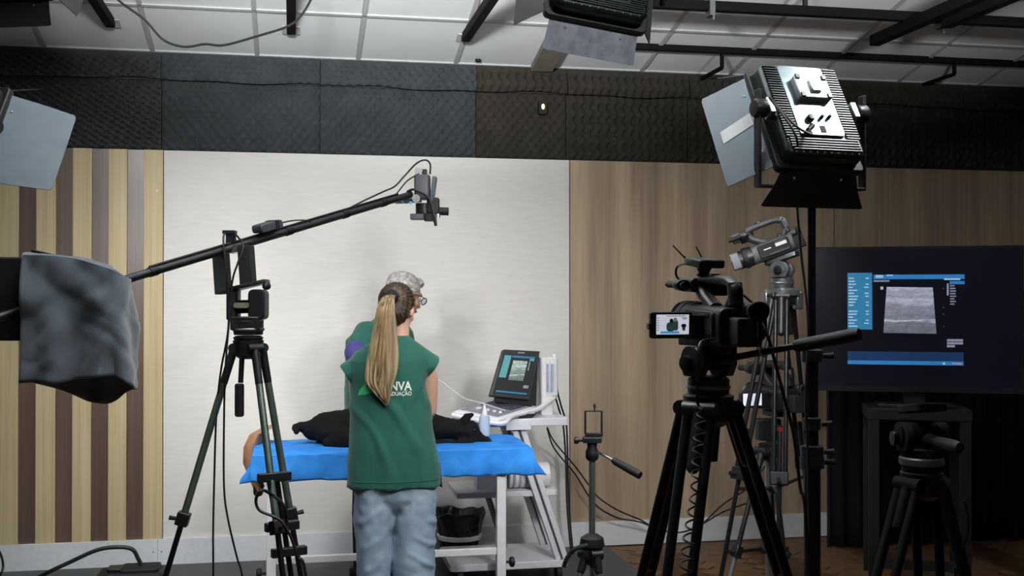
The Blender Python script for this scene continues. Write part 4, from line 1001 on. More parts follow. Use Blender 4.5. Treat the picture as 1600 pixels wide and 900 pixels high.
# ================================================================== ULTRASOUND CART
CY0, CY1 = 6.11, 6.58
PTC = M('cart_white', 'cfd0d6', .35, var=.04)
ct = thing('ultrasound_cart', 'white wheeled cart with slanted legs right of the examination table', 'cart', (P(800, 880, 6.3).x, 6.3, .011))
zt_ = P(850, 654, CY0).z
cxa, cxb = P(735, 660, CY0).x, P(889, 660, CY0).x
part(ct, 'top_shelf', MB().rbox(((cxa+cxb)/2, (CY0+CY1)/2, zt_-.02), (cxb-cxa, CY1-CY0, .042), .02), PTC, bevel=.004)
part(ct, 'drawer_front', MB().box((P(810, 665, CY0).x, CY0-.004, zt_-.035), (.14,.012,.05)), PTC, bevel=.002)
zm_ = P(850, 768, CY0).z
mxa, mxb = P(716, 760, CY0).x, P(874, 768, CY0).x
part(ct, 'middle_shelf', MB().rbox(((mxa+mxb)/2, (CY0+CY1)/2, zm_-.015), (mxb-mxa, CY1-CY0-.06, .032), .02), PTC, bevel=.004)
zb_ = .13
bxa, bxb = P(700, 880, 6.2).x, P(889, 885, CY0).x
part(ct, 'base_platform', MB().rbox(((bxa+bxb)/2, (CY0+CY1)/2, zb_-.02), (bxb-bxa, CY1-CY0, .04), .03), PTC, bevel=.004)
for y_ in (CY0+.03, CY1-.05):
    a0, a1 = P(803, 668, CY0), P(879, 888, CY0)
    for off, nm in ((0, 'slanted_leg'), (.048, 'slanted_leg')):
        p0, p1 = V((a0.x+off, y_, zt_-.04)), V((a1.x+off*.9-.02, y_, zb_))
        part(ct, nm, MB().box((p0+p1)/2, (.03,.04,(p1-p0).length), Matrix.Rotation(-math.atan2(p1.x-p0.x, p0.z-p1.z), 3, 'Y')), PTC, bevel=.003)
    part(ct, 'leg_slot', MB().box(((a0.x+a1.x)/2+.012, y_, (zt_-.04+zb_)/2), (.016,.03,((zt_-zb_)**2+(a1.x-a0.x)**2)**.5), Matrix.Rotation(-math.atan2(a1.x-a0.x-.02, zt_-.04-zb_), 3, 'Y')), GRYM)
b0, b1 = P(756, 775, CY1-.05), P(781, 846, CY1-.05)
part(ct, 'rear_strut', MB().tube([V((b0.x, CY1-.09, zm_-.03)), V((b1.x+.02, CY1-.09, zb_))], .018, 8, 0), GRYM)
for x_ in (bxa+.06, bxb-.05):
    for y_ in (CY0+.05, CY1-.06):
        cw = part(ct, 'castor', MB().cyl((x_-.014, y_, .056), (x_+.014, y_, .056), .044, n=18), BLKR)
        part(cw, 'castor_fork', MB().box((x_, y_, .095), (.035,.03,.03)), GRYM)
# ultrasound unit
uz = zt_+.001
us = thing('ultrasound_machine', 'portable ultrasound machine with tilted black monitor on the white cart', 'ultrasound machine', P(800, 648, 6.25))
mon = [P(787, 545.5, 6.30), P(844.5, 548.5, 6.36), P(828, 625, 6.26), P(766, 618.5, 6.20)]
nm_ = (mon[1]-mon[0]).cross(mon[3]-mon[0]).normalized()
if nm_.y > 0: nm_ = -nm_
bk = -nm_
mcen = sum(mon, V((0,0,0)))/4
part(us, 'monitor', MB().prism([p+bk*.018 for p in mon], .034), M('monitor_shell', '2f3133', .4, var=.1), bevel=.006)
def mq(u, v, l=.0): return mon[0].lerp(mon[1], u).lerp(mon[3].lerp(mon[2], u), v)+nm_*(.0005+l)
def mrect(nm, u0, v0, u1, v1, mt, par, l=.0015): return part(par, nm, MB().prism([mq(u0, v0, l), mq(u1, v0, l), mq(u1, v1, l), mq(u0, v1, l)], .001), mt, smooth=False)
ms = mrect('screen', .06, .11, .94, .93, M('us_screen', '2a2c2e', .3, es=.12, var=.05), us)
UST = M('us_teal', '4e8a8f', .4, es=.35, var=.06); USB = M('us_blue', '2d6488', .4, es=.35, var=.06)
mrect('menu_panel', .07, .13, .25, .60, UST, ms, .003); mrect('title_bar', .27, .13, .88, .17, USB, ms, .003); mrect('option_box', .76, .17, .88, .22, UST, ms, .003)
mrect('scan_picture', .33, .23, .71, .64, scan_mat('cart_scan', 'a9bfb8', .45), ms, .003); mrect('grey_scale', .76, .24, .79, .42, M('us_grey', '7c8482', .4, es=.25), ms, .003)
mrect('measure_box', .75, .72, .88, .78, MATS['us_grey'], ms, .003); mrect('status_bar', .1, .875, .88, .91, USB, ms, .003); mrect('brand_plate', .40, .045, .58, .075, M('grey_print', '8b8d8e', .4), us)
# dark rear housing, white side body with probe holders
part(us, 'rear_housing', MB().loft([[mon[0]+bk*.03+V((.02,0,-.01)), mon[1]+bk*.03, mon[1]+bk*.03+V((0,.05,-.0)), mon[0]+bk*.03+V((.02,.05,0))],
                                    [mon[3]+bk*.03+V((.05,0,-.03)), mon[2]+bk*.03+V((.05,0,-.03)), mon[2]+bk*.03+V((.06,.10,-.03)), mon[3]+bk*.03+V((.05,.1,-.03))]]), BLKM)
part(us, 'monitor_neck', MB().box(P(812, 632, 6.32), (.13,.07,.07)), BLK, bevel=.006)
part(us, 'side_body', MB().rbox((P(851, 600, 6.38)+V((0,0,-.015))), (.07,.15,P(851, 551, 6.38).z-uz-.005), .012), WHTP, bevel=.006)
bd = part(us, 'probe_holder', MB().rbox(P(862, 588, 6.36), (.05,.12,.22), .014), WHTP, bevel=.006)
for dx in (-.012, .014): part(bd, 'holder_slot', MB().rbox(P(862, 590, 6.295)+V((dx-.012,0,0)), (.012,.012,.16), .005, axis=1), M('lilac_grey', '9aa3bd', .4), bevel=.002)
part(bd, 'probe_tip', MB().cap(P(866, 556, 6.35), .014, P(866, 566, 6.35), .016), WHTP)
# keyboard deck: white wedge with grey key field
kb = [P(708, 642, 6.10), P(779, 655.5, 6.02), P(838, 637, 6.22), P(770, 625, 6.34)]
dk_ = part(us, 'keyboard_deck', MB().prism([p-V((0,0,.014)) for p in kb], .03), WHTP, bevel=.006)
def kq(u, v, l): return kb[0].lerp(kb[1], u).lerp(kb[3].lerp(kb[2], u), v)+V((0,0,.003+l))
part(dk_, 'key_field', MB().prism([kq(.07,.1,0), kq(.9,.1,0), kq(.9,.95,0), kq(.07,.95,0)], .003), M('key_field', '7a7b86', .5), smooth=False)
for r in range(4):
    for c_ in range(8):
        u, v = .12+.09*c_, .55+.095*r
        part(dk_, 'key', MB().prism([kq(u,v,.004), kq(u+.07,v,.004), kq(u+.07,v+.07,.004), kq(u,v+.07,.004)], .004), M('key_dark', '3c3d48', .5), smooth=False)
for u, v, r in ((.3,.3,.018), (.5,.3,.012), (.65,.3,.012), (.78,.3,.01)):
    part(dk_, 'control_knob', MB().lathe([(r,0),(r,.008),(r*.7,.012)], kq(u, v, .002), 12), WHTP)
part(us, 'wrist_rail', MB().tube([kb[0]+V((-.01,-.02,-.02)), kb[1]+V((.005,-.02,-.02)), P(800, 650, 6.08), P(838, 640, 6.2), P(862, 625, 6.3), P(868, 618, 6.34)], .014, 8, 4), WHTP)
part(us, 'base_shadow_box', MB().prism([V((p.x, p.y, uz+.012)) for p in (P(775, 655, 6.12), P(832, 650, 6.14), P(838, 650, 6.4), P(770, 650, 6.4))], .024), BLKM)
part(us, 'base_foot', MB().prism([V((p.x, p.y, uz+.03)) for p in (P(706, 645, 6.12), P(836, 650, 6.14), P(838, 650, 6.45), P(720, 650, 6.45))], .012), M('grey_plastic', 'a2a3ab', .4))
single('probe_cable', MB().tube([P(790, 642, 6.12), P(770, 635, 6.08), P(745, 628, 6.05), P(725, 622, 6.0), P(705, 608, 6.0), P(690, 596, 6.0), P(672, 590, 6.0)], .0035), CABLEW, 'thin white probe cable running from the keyboard to the dog', 'cable')
for i, (o1, o2, lab) in enumerate(((0, 0, 'black mains cable hanging from the ultrasound machine, left of the pair'), (5, 3, 'black mains cable hanging from the ultrasound machine, right of the pair'))):
    single('mains_cable', MB().tube([P(868+o1*.3, 592+i*4, 6.5), P(866+o1, 612, 6.62), P(872+o1, 635, 6.66), P(880+o1, 665, 6.7), P(884+o2, 720, 6.72), P(886+o2, 790, 6.72), P(891+o2, 850, 6.72), PZ(893+o2, 866, .02)], .0055), CABLE, lab, 'cable')
for i, lab in enumerate(('upper of the two black cables sagging across the walnut wall', 'lower of the two black cables sagging across the walnut wall')):
    d_ = i*12
    single('wall_cable', MB().tube([P(855, 668+i*2, 6.6), P(866, 690+d_*.9, 6.75), P(898, 728+d_, 6.82), P(918, 755+d_*1.4, 6.84), P(935, 777+d_*1.3, 6.84), P(965, 797+d_, 6.84), P(1000, 812+d_*.3, 6.84), P(1028, 827, 6.84), P(1062, 832, 6.84), P(1095, 820, 6.84), P(1130, 800-d_, 6.84), P(1170, 785-d_*2, 6.84), P(1200, 770-d_*4, 6.84)], .005), CABLE, lab, 'cable')
for (px, py, lab) in ((869, 600, 'upper white cable clip by the probe holder'), (868, 617, 'lower white cable clip by the probe holder')):
    single('cable_clip', MB().rbox(P(px, py, 6.46), (.025,.02,.022), .006), WHTP, lab, 'clip')
# things on the middle shelf
gx = thing('glove_box', 'white carton with a green top on the middle shelf of the cart', 'box', P(766, 757, 6.25))
zg = zm_+.001
part(gx, 'carton', MB().box((P(766, 750, 6.3).x, 6.3, zg+.04), (.17,.12,.08)), WHTP, bevel=.002)
part(gx, 'green_top', MB().box((P(766, 750, 6.3).x, 6.3, zg+.084), (.172,.122,.012)), M('green_card', '4fa07c', .5), bevel=.002)
rl_ = thing('paper_roll', 'wide white paper roll on the middle shelf of the cart', 'roll', (P(825, 760, 6.25).x, 6.25, zg))
rc_ = V((P(825, 760, 6.25).x, 6.25, zg+.072))
part(rl_, 'roll', MB().cyl(rc_-V((.115,0,0)), rc_+V((.115,0,0)), .07, n=26), WHTP)
part(rl_, 'core', MB().cyl(rc_-V((.117,0,0)), rc_+V((.117,0,0)), .02, n=16), M('grey_card', '7d7f86', .7))
for i in range(4):
    part(rl_, 'wrap_band', MB().lathe([(.0705,0),(.073,.004),(.073,.012),(.0705,.016)], rc_+V((-.1+.035*i,0,0)), 26, (1,0,0)), M('grey_band', '8f9097', .5))
# waste bin with liner and white band
bp_ = V((P(717, 850, 6.78).x, 6.76, 0.011))
wb = thing('waste_bin', 'white waste bin with a black bag liner under the table by the wall', 'bin', bp_)
part(wb, 'bin_body', MB().lathe([(.088,0),(.092,.004),(.103,.085),(.099,.085),(.085,.01)], bp_, 32), M('bin_chrome', 'd2d0d2', .25, .6, var=.08))
lm = MB()
def lin_fn(u, v):
    a = 2*math.pi*u; r = .107+.04*v+.0035*math.sin(a*11+v*5)+.003*math.sin(a*23+v*9)+(.012*max(0, v-.8)*5)
    return bp_+V((r*math.cos(a), r*math.sin(a), .055+.235*v+(.010*math.sin(a*3+1)+.006*math.sin(a*8))*v*v))
lm.grid(lin_fn, 72, 16)
ln_ = part(wb, 'bag_liner', lm, M('black_bag', '151314', .35, var=.3, scale=40, bump=.4, bscale=60)); s_ = ln_.modifiers.new('s', 'SOLIDIFY'); s_.thickness = .004
part(wb, 'band', MB().lathe([(.124,.125),(.132,.127),(.138,.152),(.130,.154)], bp_, 32), STK, 'white band')

# ================================================================== DOG
dq = lambda px, py, dy=0: P(px, py, 5.86+dy)
dm = MB()
tbz = TZ+.006
dm.chain([(dq(489, 672), .055), (dq(507, 668, .0), .078), (dq(545, 665), .088), (dq(590, 662), .095), (dq(630, 661), .098), (dq(660, 664), .09), (dq(682, 668), .066), (dq(703, 670, -.02), .055)])
dm.sph(dq(640, 668), (.14,.105,.088)); dm.sph(dq(515, 672, -.03), (.095,.085,.066))
# hind leg folded along the flank: thigh, knee forward, hock back, paw
dm.chain([(dq(508, 676, -.06), .055), (dq(548, 683, -.12), .042), (dq(512, 692, -.11), .026), (dq(552, 694, -.14), .02), (dq(566, 694, -.15), .022)])
dm.chain([(dq(505, 680, .06), .05), (dq(545, 688, .14), .036), (dq(515, 692, .13), .024)])
# fore legs: shoulder, elbow, wrist, paw stretched towards the right
dm.chain([(dq(655, 676, -.06), .05), (dq(640, 690, -.09), .032), (dq(685, 693, -.1), .023), (dq(716, 694, -.1), .02), (dq(735, 695, -.1), .024)])
dm.chain([(dq(655, 676, .06), .05), (dq(645, 690, .1), .03), (dq(690, 692, .12), .022), (dq(725, 694, .12), .022)])
# tail lying off to the left
dm.chain([(dq(486, 668), .035), (dq(470, 667, -.01), .026), (dq(462, 668, -.03), .02), (dq(463, 674, -.06), .018)])
# head: skull, cheeks, muzzle, nose, lower jaw
dm.chain([(dq(700, 669, -.02), .054), (dq(722, 672, -.04), .058), (dq(733, 673, -.05), .056)])
dm.chain([(dq(735, 676, -.05), .046), (dq(748, 684, -.07), .034), (dq(760, 689, -.085), .026)])
dm.sph(dq(762, 688, -.09), (.02,.02,.018))
# ears
for (a_, b_, c_) in (((724, 662, -.07), (729, 652, -.08), (738, 648, -.075)), ((722, 664, .0), (726, 655, .02), (731, 652, .03))):
    dm.chain([(dq(*a_), .026), (dq(*b_), .022), (dq(*c_), .012)])
def fur(p, n): return .0035*noise.noise(p*38)+.0022*noise.noise(p*90) - (0 if p.z > tbz+.004 else 0)
doff = dq(600, 700); doff.z = TZ+.006
dme = remesh(dm, .0085, 3, fur, doff)
for v in dme.vertices: v.co.z = max(v.co.z, .001)
DOGM = M('black_fur', '070708', .8, var=.35, scale=60, bump=.5, bscale=160, spec=.25)
dog = thing('dog', 'black dog lying on the blue sheet, head to the right', 'dog', doff)
part(dog, 'body', dme, DOGM)
part(dog, 'nose', MB().sph(dq(765, 688, -.1), (.011,.011,.008), 10, 6), BLKR); 
for e_ in ((741, 672, -.105), (741, 671, .0)): part(dog, 'eye', MB().sph(dq(*e_), .0085, 10, 6), M('dog_eye', '1c120c', .1))

# ================================================================== PEOPLE
SKIN = M('skin', 'c79c88', .55, var=.06, scale=12); SKIN2 = M('skin_tan', 'b98b74', .55, var=.07, scale=12)
GREEN = M('green_scrub', '175448', .85, var=.09, scale=7, sheen=.15, bump=.1, bscale=260)
JEAN = M('light_jeans', '8298ae', .85, var=.13, scale=8, bump=.15, bscale=300, hex2='9cb0c2')
NAVY = M('navy_cloth', '1e2438', .8, var=.15)
PURP = M('purple_blue_cloth', '3f3c78', .8, var=.15)
SHOE = M('white_shoe', 'c8c8c8', .6)
def hand(mb, wrist, d, pn, s=1.0, side=1, curl=.5):
    """palm plus five unequal fingers; d = direction of fingers, pn = palm normal (towards what it touches)"""
    d = V(d).normalized(); pn = V(pn); pn = (pn-d*pn.dot(d)).normalized(); ac = d.cross(pn)*side; w = V(wrist)
    m = Matrix((ac, d, pn)).transposed()
    mb.sph(w+d*.05*s, (.04*s, .052*s, .016*s), 14, 9, m); mb.cap(w, .024*s, w+d*.03*s, .026*s)
    for i, (o, ln) in enumerate(((-.03,.066),(-.0105,.078),(.0095,.073),(.029,.058))):
        b = w+d*.085*s+ac*o*s; r = .0085*s; p = b-d*.02*s; dd = d.copy(); chain = [(p, r*1.15), (b, r*1.08)]
        for j, f in enumerate((.45,.32,.26)):
            dd = (dd*math.cos(curl*.55*(1+j*.2))+pn*math.sin(curl*.55*(1+j*.2))).normalized()
            b = b+dd*ln*f*s; chain.append((b, r*(1-.09*j)))
        mb.chain(chain)
    t0 = w+d*.022*s-ac*.03*s; t1 = t0+(d*.6-ac*.75+pn*.2).normalized()*.036*s; t2 = t1+(d*.9-ac*.2+pn*.3).normalized()*.03*s
    mb.chain([(t0, .0125*s), (t1, .0105*s), (t2, .0085*s)])
def head(mb, c, f, s=1.0, up=(0,0,1)):
    """skull, jaw, nose, brow, lips and ears; c = centre of the skull, f = facing"""
    f = V(f).normalized(); u = V(up); u = (u-f*u.dot(f)).normalized(); r = f.cross(u)
    m = Matrix((r, f, u)).transposed(); q = lambda x, y, z: V(c)+m@V((x*s, y*s, z*s))
    mb.sph(q(0,-.012,.022), (.076*s,.094*s,.09*s), 18, 12, m)
    mb.sph(q(0,.022,-.035), (.062*s,.066*s,.075*s), 16, 10, m); mb.sph(q(0,.052,-.085), (.03*s,.028*s,.024*s), 12, 8, m)
    mb.chain([(q(0,.086,.018), .009*s), (q(0,.102,-.018), .011*s), (q(0,.106,-.026), .014*s)])
    for sx in (-1, 1):
        mb.sph(q(sx*.03,.075,.028), (.026*s,.014*s,.009*s), 10, 6, m)
        mb.sph(q(sx*.04,.055,-.025), (.026*s,.026*s,.022*s), 10, 6, m)
        mb.sph(q(sx*.077,-.008,-.01), (.01*s,.02*s,.032*s), 10, 7, m@Matrix.Rotation(R(8), 3, 'X'))
        mb.sph(q(sx*.012,.1,-.03), (.008*s,.009*s,.007*s), 8, 5, m)
    mb.sph(q(0,.088,-.056), (.024*s,.012*s,.007*s), 10, 6, m); mb.sph(q(0,.086,-.066), (.021*s,.012*s,.008*s), 10, 6, m)
    return q, m
def face_parts(t, q, m, s, skin):
    for sx in (-1, 1):
        e = part(t, 'eye', MB().sph(q(sx*.031,.07,.008), .0125*s, 12, 8), M('eye_white', 'e3dfdc', .2))
        part(e, 'iris', MB().sph(q(sx*.031,.0795,.008), .006*s, 10, 6), M('iris', '3d2a1c', .2))
    part(t, 'lips', MB().sph(q(0,.096,-.061), (.019*s,.006*s,.006*s), 12, 6, m), M('lips', 'a8665c', .5))

# ---------------- woman with the ponytail, back to us
WYc = 5.18
wq = lambda px, py, dy=0: P(px, py, WYc+dy)
wk = WYc/1756.0
wl = wq(616, 700); wl.z = .011
wo = thing('person', 'person with a long ponytail in green scrub top and jeans, back to us', 'person', wl)
bmw = MB()
bmw.ell_loft([(wq(615, y, .0), V((w_, 0, 0)), V((0, d_, 0))) for y, w_, d_ in ((775, .15, .10), (740, .165, .115), (700, .15, .10), (650, .125, .09), (610, .13, .09), (575, .14, .09), (553, .12, .08), (540, .06, .06))], 24)
bmw.chain([(wq(621, 548, .01), .055), (wq(623, 520, .02), .05), (wq(623, 500, .03), .05)])
qW, mW = head(bmw, wq(621, 484, .03), (.42, .86, -.28), .98)
# arms
bmw.chain([(wq(655, 560), .05), (wq(670, 590, .02), .044), (wq(671, 640, .06), .036), (wq(668, 645, .09), .035), (wq(664, 660, .3), .029), (wq(655, 668, .45), .024)])
hand(bmw, wq(655, 668, .45), (-.25, 1, -.12), (0, -.1, -1), .95, 1, .5)
bmw.chain([(wq(575, 565), .05), (wq(559, 595, .02), .042), (wq(560, 640, .06), .036), (wq(563, 648, .09), .035), (wq(572, 662, .3), .028), (wq(582, 668, .45), .024)])
hand(bmw, wq(582, 668, .45), (.3, 1, -.12), (0, -.1, -1), .95, -1, .5)
for sx in (-1, 1):
    x = wl.x+sx*.085
    bmw.chain([(V((x, WYc, .80)), .085), (V((x+sx*.012, WYc+.01, .5)), .055), (V((x+sx*.01, WYc-.01, .3)), .05), (V((x+sx*.01, WYc-.02, .1)), .035)])
    bmw.chain([(V((x+sx*.01, WYc-.02, .06)), .032), (V((x+sx*.02, WYc+.13, .045)), .03)])
part(wo, 'body', remesh(bmw, .0065, 3, None, wl), SKIN)
face_parts(wo, qW, mW, .98, SKIN)
# scrub top
tu = MB()
rows = [(757, 616, 72, .150), (735, 615.5, 71, .15), (700, 613.5, 67, .148), (665, 611.5, 63, .142), (630, 608, 60, .138), (600, 606, 58, .135), (580, 606, 62, .13), (563, 608, 64, .122), (550, 611, 57, .11), (540, 614, 44, .095), (531, 619, 27, .078), (524, 622, 17, .064)]
tu.ell_loft([(wq(cx, y, 0), V((hw*wk, 0, 0)), V((0, d_, 0))) for y, cx, hw, d_ in rows], 40, 2.5)
def sleeve(p0, p1, r0, r1, fwd):
    a, b = wq(*p0), wq(*p1); d = (b-a).normalized(); up = V((0,-1,0)); v = (up-d*up.dot(d)).normalized(); u = d.cross(v)
    tu.ell_loft([(a, u*r0, v*.075), (a.lerp(b, .5), u*(r0*.55+r1*.45), v*.078), (b, u*r1, v*.075)], 20)
sleeve((585, 556, 0), (541, 586, .01), .062, .052, 0); sleeve((640, 552, 0), (676, 574, .01), .062, .056, 0)
def wrinkle(p, n):
    x = p.x-wl.x; lo_ = max(0, min(1, (1.28-p.z)*5)); f = .005*noise.noise(V((p.x*9, p.y*4, p.z*3)))+.003*noise.noise(V((p.x*24, p.y*10, p.z*9)))
    # soft folds from the right shoulder down to the left hip, and from the sleeves
    s_ = x*.75+(p.z-1.0)*.55+.05*noise.noise(p*3.5)
    f += .014*max(0, math.sin(s_*46))**2*lo_*max(0, min(1, (p.z-.74)*6))*(.45+.9*max(0, noise.noise(p*4.2+V((3,0,0)))))
    s2 = -x*.9+(p.z-1.0)*.5
    f += .012*max(0, math.sin(s2*40+1))**2*max(0, min(1, (x+.02)*9))*max(0, min(1, (1.3-p.z)*6))*max(0, min(1, (p.z-1.0)*5))
    f += .009*math.sin(x*31+1.5+2*noise.noise(p*2.5))*max(0, min(1, (1.0-p.z)*3.5))
    return f
tun_me = remesh(tu, .0065, 2, wrinkle, wl)
tunic = part(wo, 'scrub_top', tun_me, GREEN, 'short-sleeved green scrub top')
# hem band: narrow raised edge, and dark side vents
hemy = wq(616, 752).z
bv = BVHTree.FromPolygons([v.co+wl for v in tun_me.vertices], [list(p.vertices) for p in tun_me.polygons])
def onto(x, z, lift=.002, y0=WYc-.6):
    h = bv.ray_cast(V((x, y0, z)), V((0, 1, 0)))
    return (h[0] if h[0] else V((x, WYc-.15, z)))-V((0, lift, 0))
hm_ = MB()
xs_ = [wq(a, 752).x for a in [550+3.3*i for i in range(41)]]
for (za, lf) in ((hemy+.019, .0012),):
    hm_.tube([onto(x, za+.0, lf) for x in xs_], .0016, 5, 0)
part(tunic, 'hem_stitch', hm_, M('green_stitch', '17584b', .8))
for px in (546, 686):
    q = wq(px, 742, .01); part(tunic, 'side_vent', MB().prism([q+V((0,-.02,.06)), q+V((.012 if px > 600 else -.012,-.02,-.055)), q+V((0,.05,-.055)), q+V((0,.05,.05))], .004), M('dark_green_cloth', '12352f', .85))
# lettering on the back
def print_text(body, px, py, size, bold, nm):
    me = text_mesh(body, size, bold); o = wq(px, py)
    for v in me.vertices: v.co = onto(o.x+v.co.x*.86, o.z+v.co.y, .0025)-wl
    return part(tunic, nm, me, M('white_print', 'dfe6e2', .6, var=.03))
print_text('NVA', 605, 606.5, .056, .0012, 'lettering'); print_text('GRADUAÇÃO', 593.5, 614.5, .0245, .0004, 'lettering')
lf_ = MB(); ctr = wq(572, 604)
pts = [(557, 615), (560, 606), (566, 598), (572, 592), (580, 592), (581, 604), (579, 610), (568, 613)]
lf_.add([onto(wq(a, b).x, wq(a, b).z, .0025) for a, b in pts]+[onto(wq(571, 604).x, wq(571, 604).z, .003)], [[i, (i+1)%8, 8] for i in range(8)])
part(tunic, 'leaf_emblem', lf_, M('leaf_green', '46b87a', .6), 'light green leaf emblem')
# jeans
jm = MB()
jm.ell_loft([(wq(616, y), V((w_*wk,0,0)), V((0,d_,0))) for y, w_, d_ in ((800, 30, .06), (790, 50, .10), (775, 62, .128), (755, 65, .135), (735, 64, .132), (715, 58, .12))], 32, 2.4)
def trouser(pts): jm.ell_loft([(wq(cx, y, dy), V((hw*wk,0,0)), V((0,d_,0))) for cx, y, hw, d_, dy in pts], 28, 2.3)
trouser([(588, 745, 30, .11, 0), (586, 760, 32, .125, 0), (585, 800, 31, .122, 0), (584, 850, 27.5, .112, 0), (583, 900, 25.5, .105, -.005), (582, 945, 26, .105, -.01), (581, 986, 28, .115, 0)])
trouser([(646, 745, 30, .11, 0), (649, 760, 34, .125, 0), (648, 800, 34, .122, 0), (647, 850, 34, .115, 0), (647, 900, 34, .112, -.005), (647, 945, 34, .112, -.01), (648, 986, 35, .12, 0)])
def jw(p, n):
    x = p.x-wl.x; sd = 1 if x > 0 else -1
    k1 = math.sin((p.z*1.0+x*sd*.55)*58+2.5*noise.noise(p*5)); a1 = max(0, noise.noise(V((p.x*5, p.y*5, p.z*4))+V((7,1,0)))+.25)
    return .010*max(0, k1)**2*a1+.010*noise.noise(V((p.x*10, p.y*5, p.z*6)))+.0045*noise.noise(p*24)
jn = part(wo, 'jeans', remesh(jm, .0075, 2, jw, wl), JEAN, 'light blue wide-leg jeans')
for sx in (-1, 1):
    x = wl.x+sx*.1
    part(wo, 'shoe', MB().ell_loft([(V((x, WYc-.13, .04)), V((.03,0,0)), V((0,0,.03))), (V((x, WYc-.1, .045)), V((.042,0,0)), V((0,0,.034))), (V((x, WYc, .045)), V((.045,0,0)), V((0,0,.034))), (V((x, WYc+.1, .04)), V((.046,0,0)), V((0,0,.028))), (V((x, WYc+.15, .032)), V((.028,0,0)), V((0,0,.02)))], 16), SHOE)
# hair
HAIRD = M('brown_hair', '3a2c22', .5, var=.3, scale=4, stretch=(14,14,3), hex2='7d684a', lo=.5, hi=.85)
HAIRB = M('blond_hair', '4e3d2b', .5, var=.25, scale=3.2, stretch=(24,24,1.2), hex2='b09a74', bump=.3, bscale=5)
hm2 = MB()
hm2.sph(qW(0,-.022,.034), (.086,.098,.092), 20, 14, mW); hm2.sph(qW(0,-.05,-.02), (.078,.066,.07), 16, 10, mW); hm2.sph(qW(-.03,-.045,-.045), (.045,.045,.045), 12, 8, mW)
hm2.chain([(wq(612, 466, -.05), .035), (wq(612, 463, -.1), .022)])
def hs(p, n):
    d = (p-wq(612, 463, -.1)); a = math.atan2(d.x, d.z); return .0022*math.sin(a*34)+.0015*noise.noise(p*60)
part(wo, 'hair', remesh(hm2, .005, 2, hs, wl), HAIRD, 'brown hair combed back')
tie = wq(612, 463, -.115)
hb_ = part(wo, 'hair_tie', MB().lathe([(.02,-.016),(.03,-.012),(.032,0),(.03,.012),(.02,.016)], tie+V((.0,.01,0)), 18, V((-.3,-1,.35))), M('black_scrunchie', '12131a', .85), 'black hair tie')
pw = [(611, 462, 6, .016, -.125), (606, 468, 9, .026, -.145), (603.5, 480, 11.5, .03, -.15), (602, 495, 13.5, .032, -.15), (601, 515, 16, .034, -.15), (598.5, 545, 20, .034, -.152), (595.5, 572, 22, .032, -.155), (593, 596, 20, .028, -.16), (597, 612, 12.5, .02, -.16), (602, 624, 6.5, .012, -.156), (604, 633, 2, .005, -.152)]
ph_ = MB(); rws = catmull([V((a, b, c_)) for a, b, c_, _, _ in pw], 5); rwd = catmull([V((d_, e_, 0)) for _, _, _, d_, e_ in pw], 5)
rings = []
for i, (a_, d_) in enumerate(zip(rws, rwd)):
    c_ = wq(a_.x, a_.y, d_.y); rr = []
    for k_ in range(64):
        g = 2*math.pi*k_/64; rid = 1+.11*math.sin(k_*64/64*1.37*math.pi+i*.02)+.07*math.sin(k_*2.3+i*.06)
        rr.append(c_+V((a_.z*wk*math.cos(g)*rid, d_.x*math.sin(g)*rid, .004*math.sin(k_*3.1))))
    rings.append(rr)
ph_.loft(rings)
pt2 = part(wo, 'ponytail', ph_, HAIRB, 'long blond-brown ponytail')
sm = MB(); rs_ = random.Random(11)
for i in range(46):
    off = rs_.uniform(-1, 1); lift = rs_.uniform(.75, 1.12); pts_ = []; n_ = rs_.randint(6, 9); wob = rs_.uniform(-2, 2)
    for j in range(n_):
        a, b, hw, d_, dy = pw[j+1 if j+1 < len(pw) else len(pw)-1] if j else pw[0]
        pts_.append(wq(a+off*hw*.97+wob*math.sin(j*.8), b, dy-d_*math.sqrt(max(.02, 1-off*off))*lift*.98))
    sm.tube(pts_, [.0028]*(n_*4)+[.001], 5, 4)
part(pt2, 'loose_strands', sm, M('light_strands', '6b5539', .5, var=.3, scale=10, hex2='a98f66'), kind='stuff')

# ---------------- grey-haired man on the far side
MY = 6.47
mq_ = lambda px, py, dy=0: P(px, py, MY+dy)
mk = MY/1750.0
ml = mq_(588, 700); ml.z = .011
mn = thing('person', 'grey-haired person with glasses in a green scrub top, bending over behind the dog', 'person', ml)
bmm = MB()
bmm.ell_loft([(mq_(cx, y, 0), V((w_, .0, 0)), V((0, d_, 0))) for cx, y, w_, d_ in ((586, 665, .14, .13), (586, 630, .14, .13), (588, 590, .14, .13), (593, 550, .15, .13), (600, 522, .11, .1), (612, 505, .06, .06))], 24)
bmm.chain([(mq_(610, 515), .065), (mq_(622, 490, .0), .058), (mq_(628, 475), .058)])
fM = V((.80, .42, -.34))
qM, mM = head(bmm, mq_(632, 461), fM, 1.08)
bmm.chain([(mq_(572, 530, -.1), .055), (mq_(575, 585, -.22), .045), (mq_(590, 612, -.24), .043), (mq_(618, 640, -.36), .034), (mq_(640, 655, -.46), .027)])
hand(bmm, mq_(640, 655, -.46), (.7, -.5, -.3), (0, -.1, -1), 1.0, -1, .6)
bmm.chain([(mq_(622, 535, .12), .06), (mq_(640, 590, .05), .047), (mq_(642, 612, .0), .043), (mq_(650, 640, -.18), .034), (mq_(655, 652, -.34), .027)])
hand(bmm, mq_(655, 652, -.34), (.1, -1, -.2), (0, 0, -1), 1.0, 1, .6)
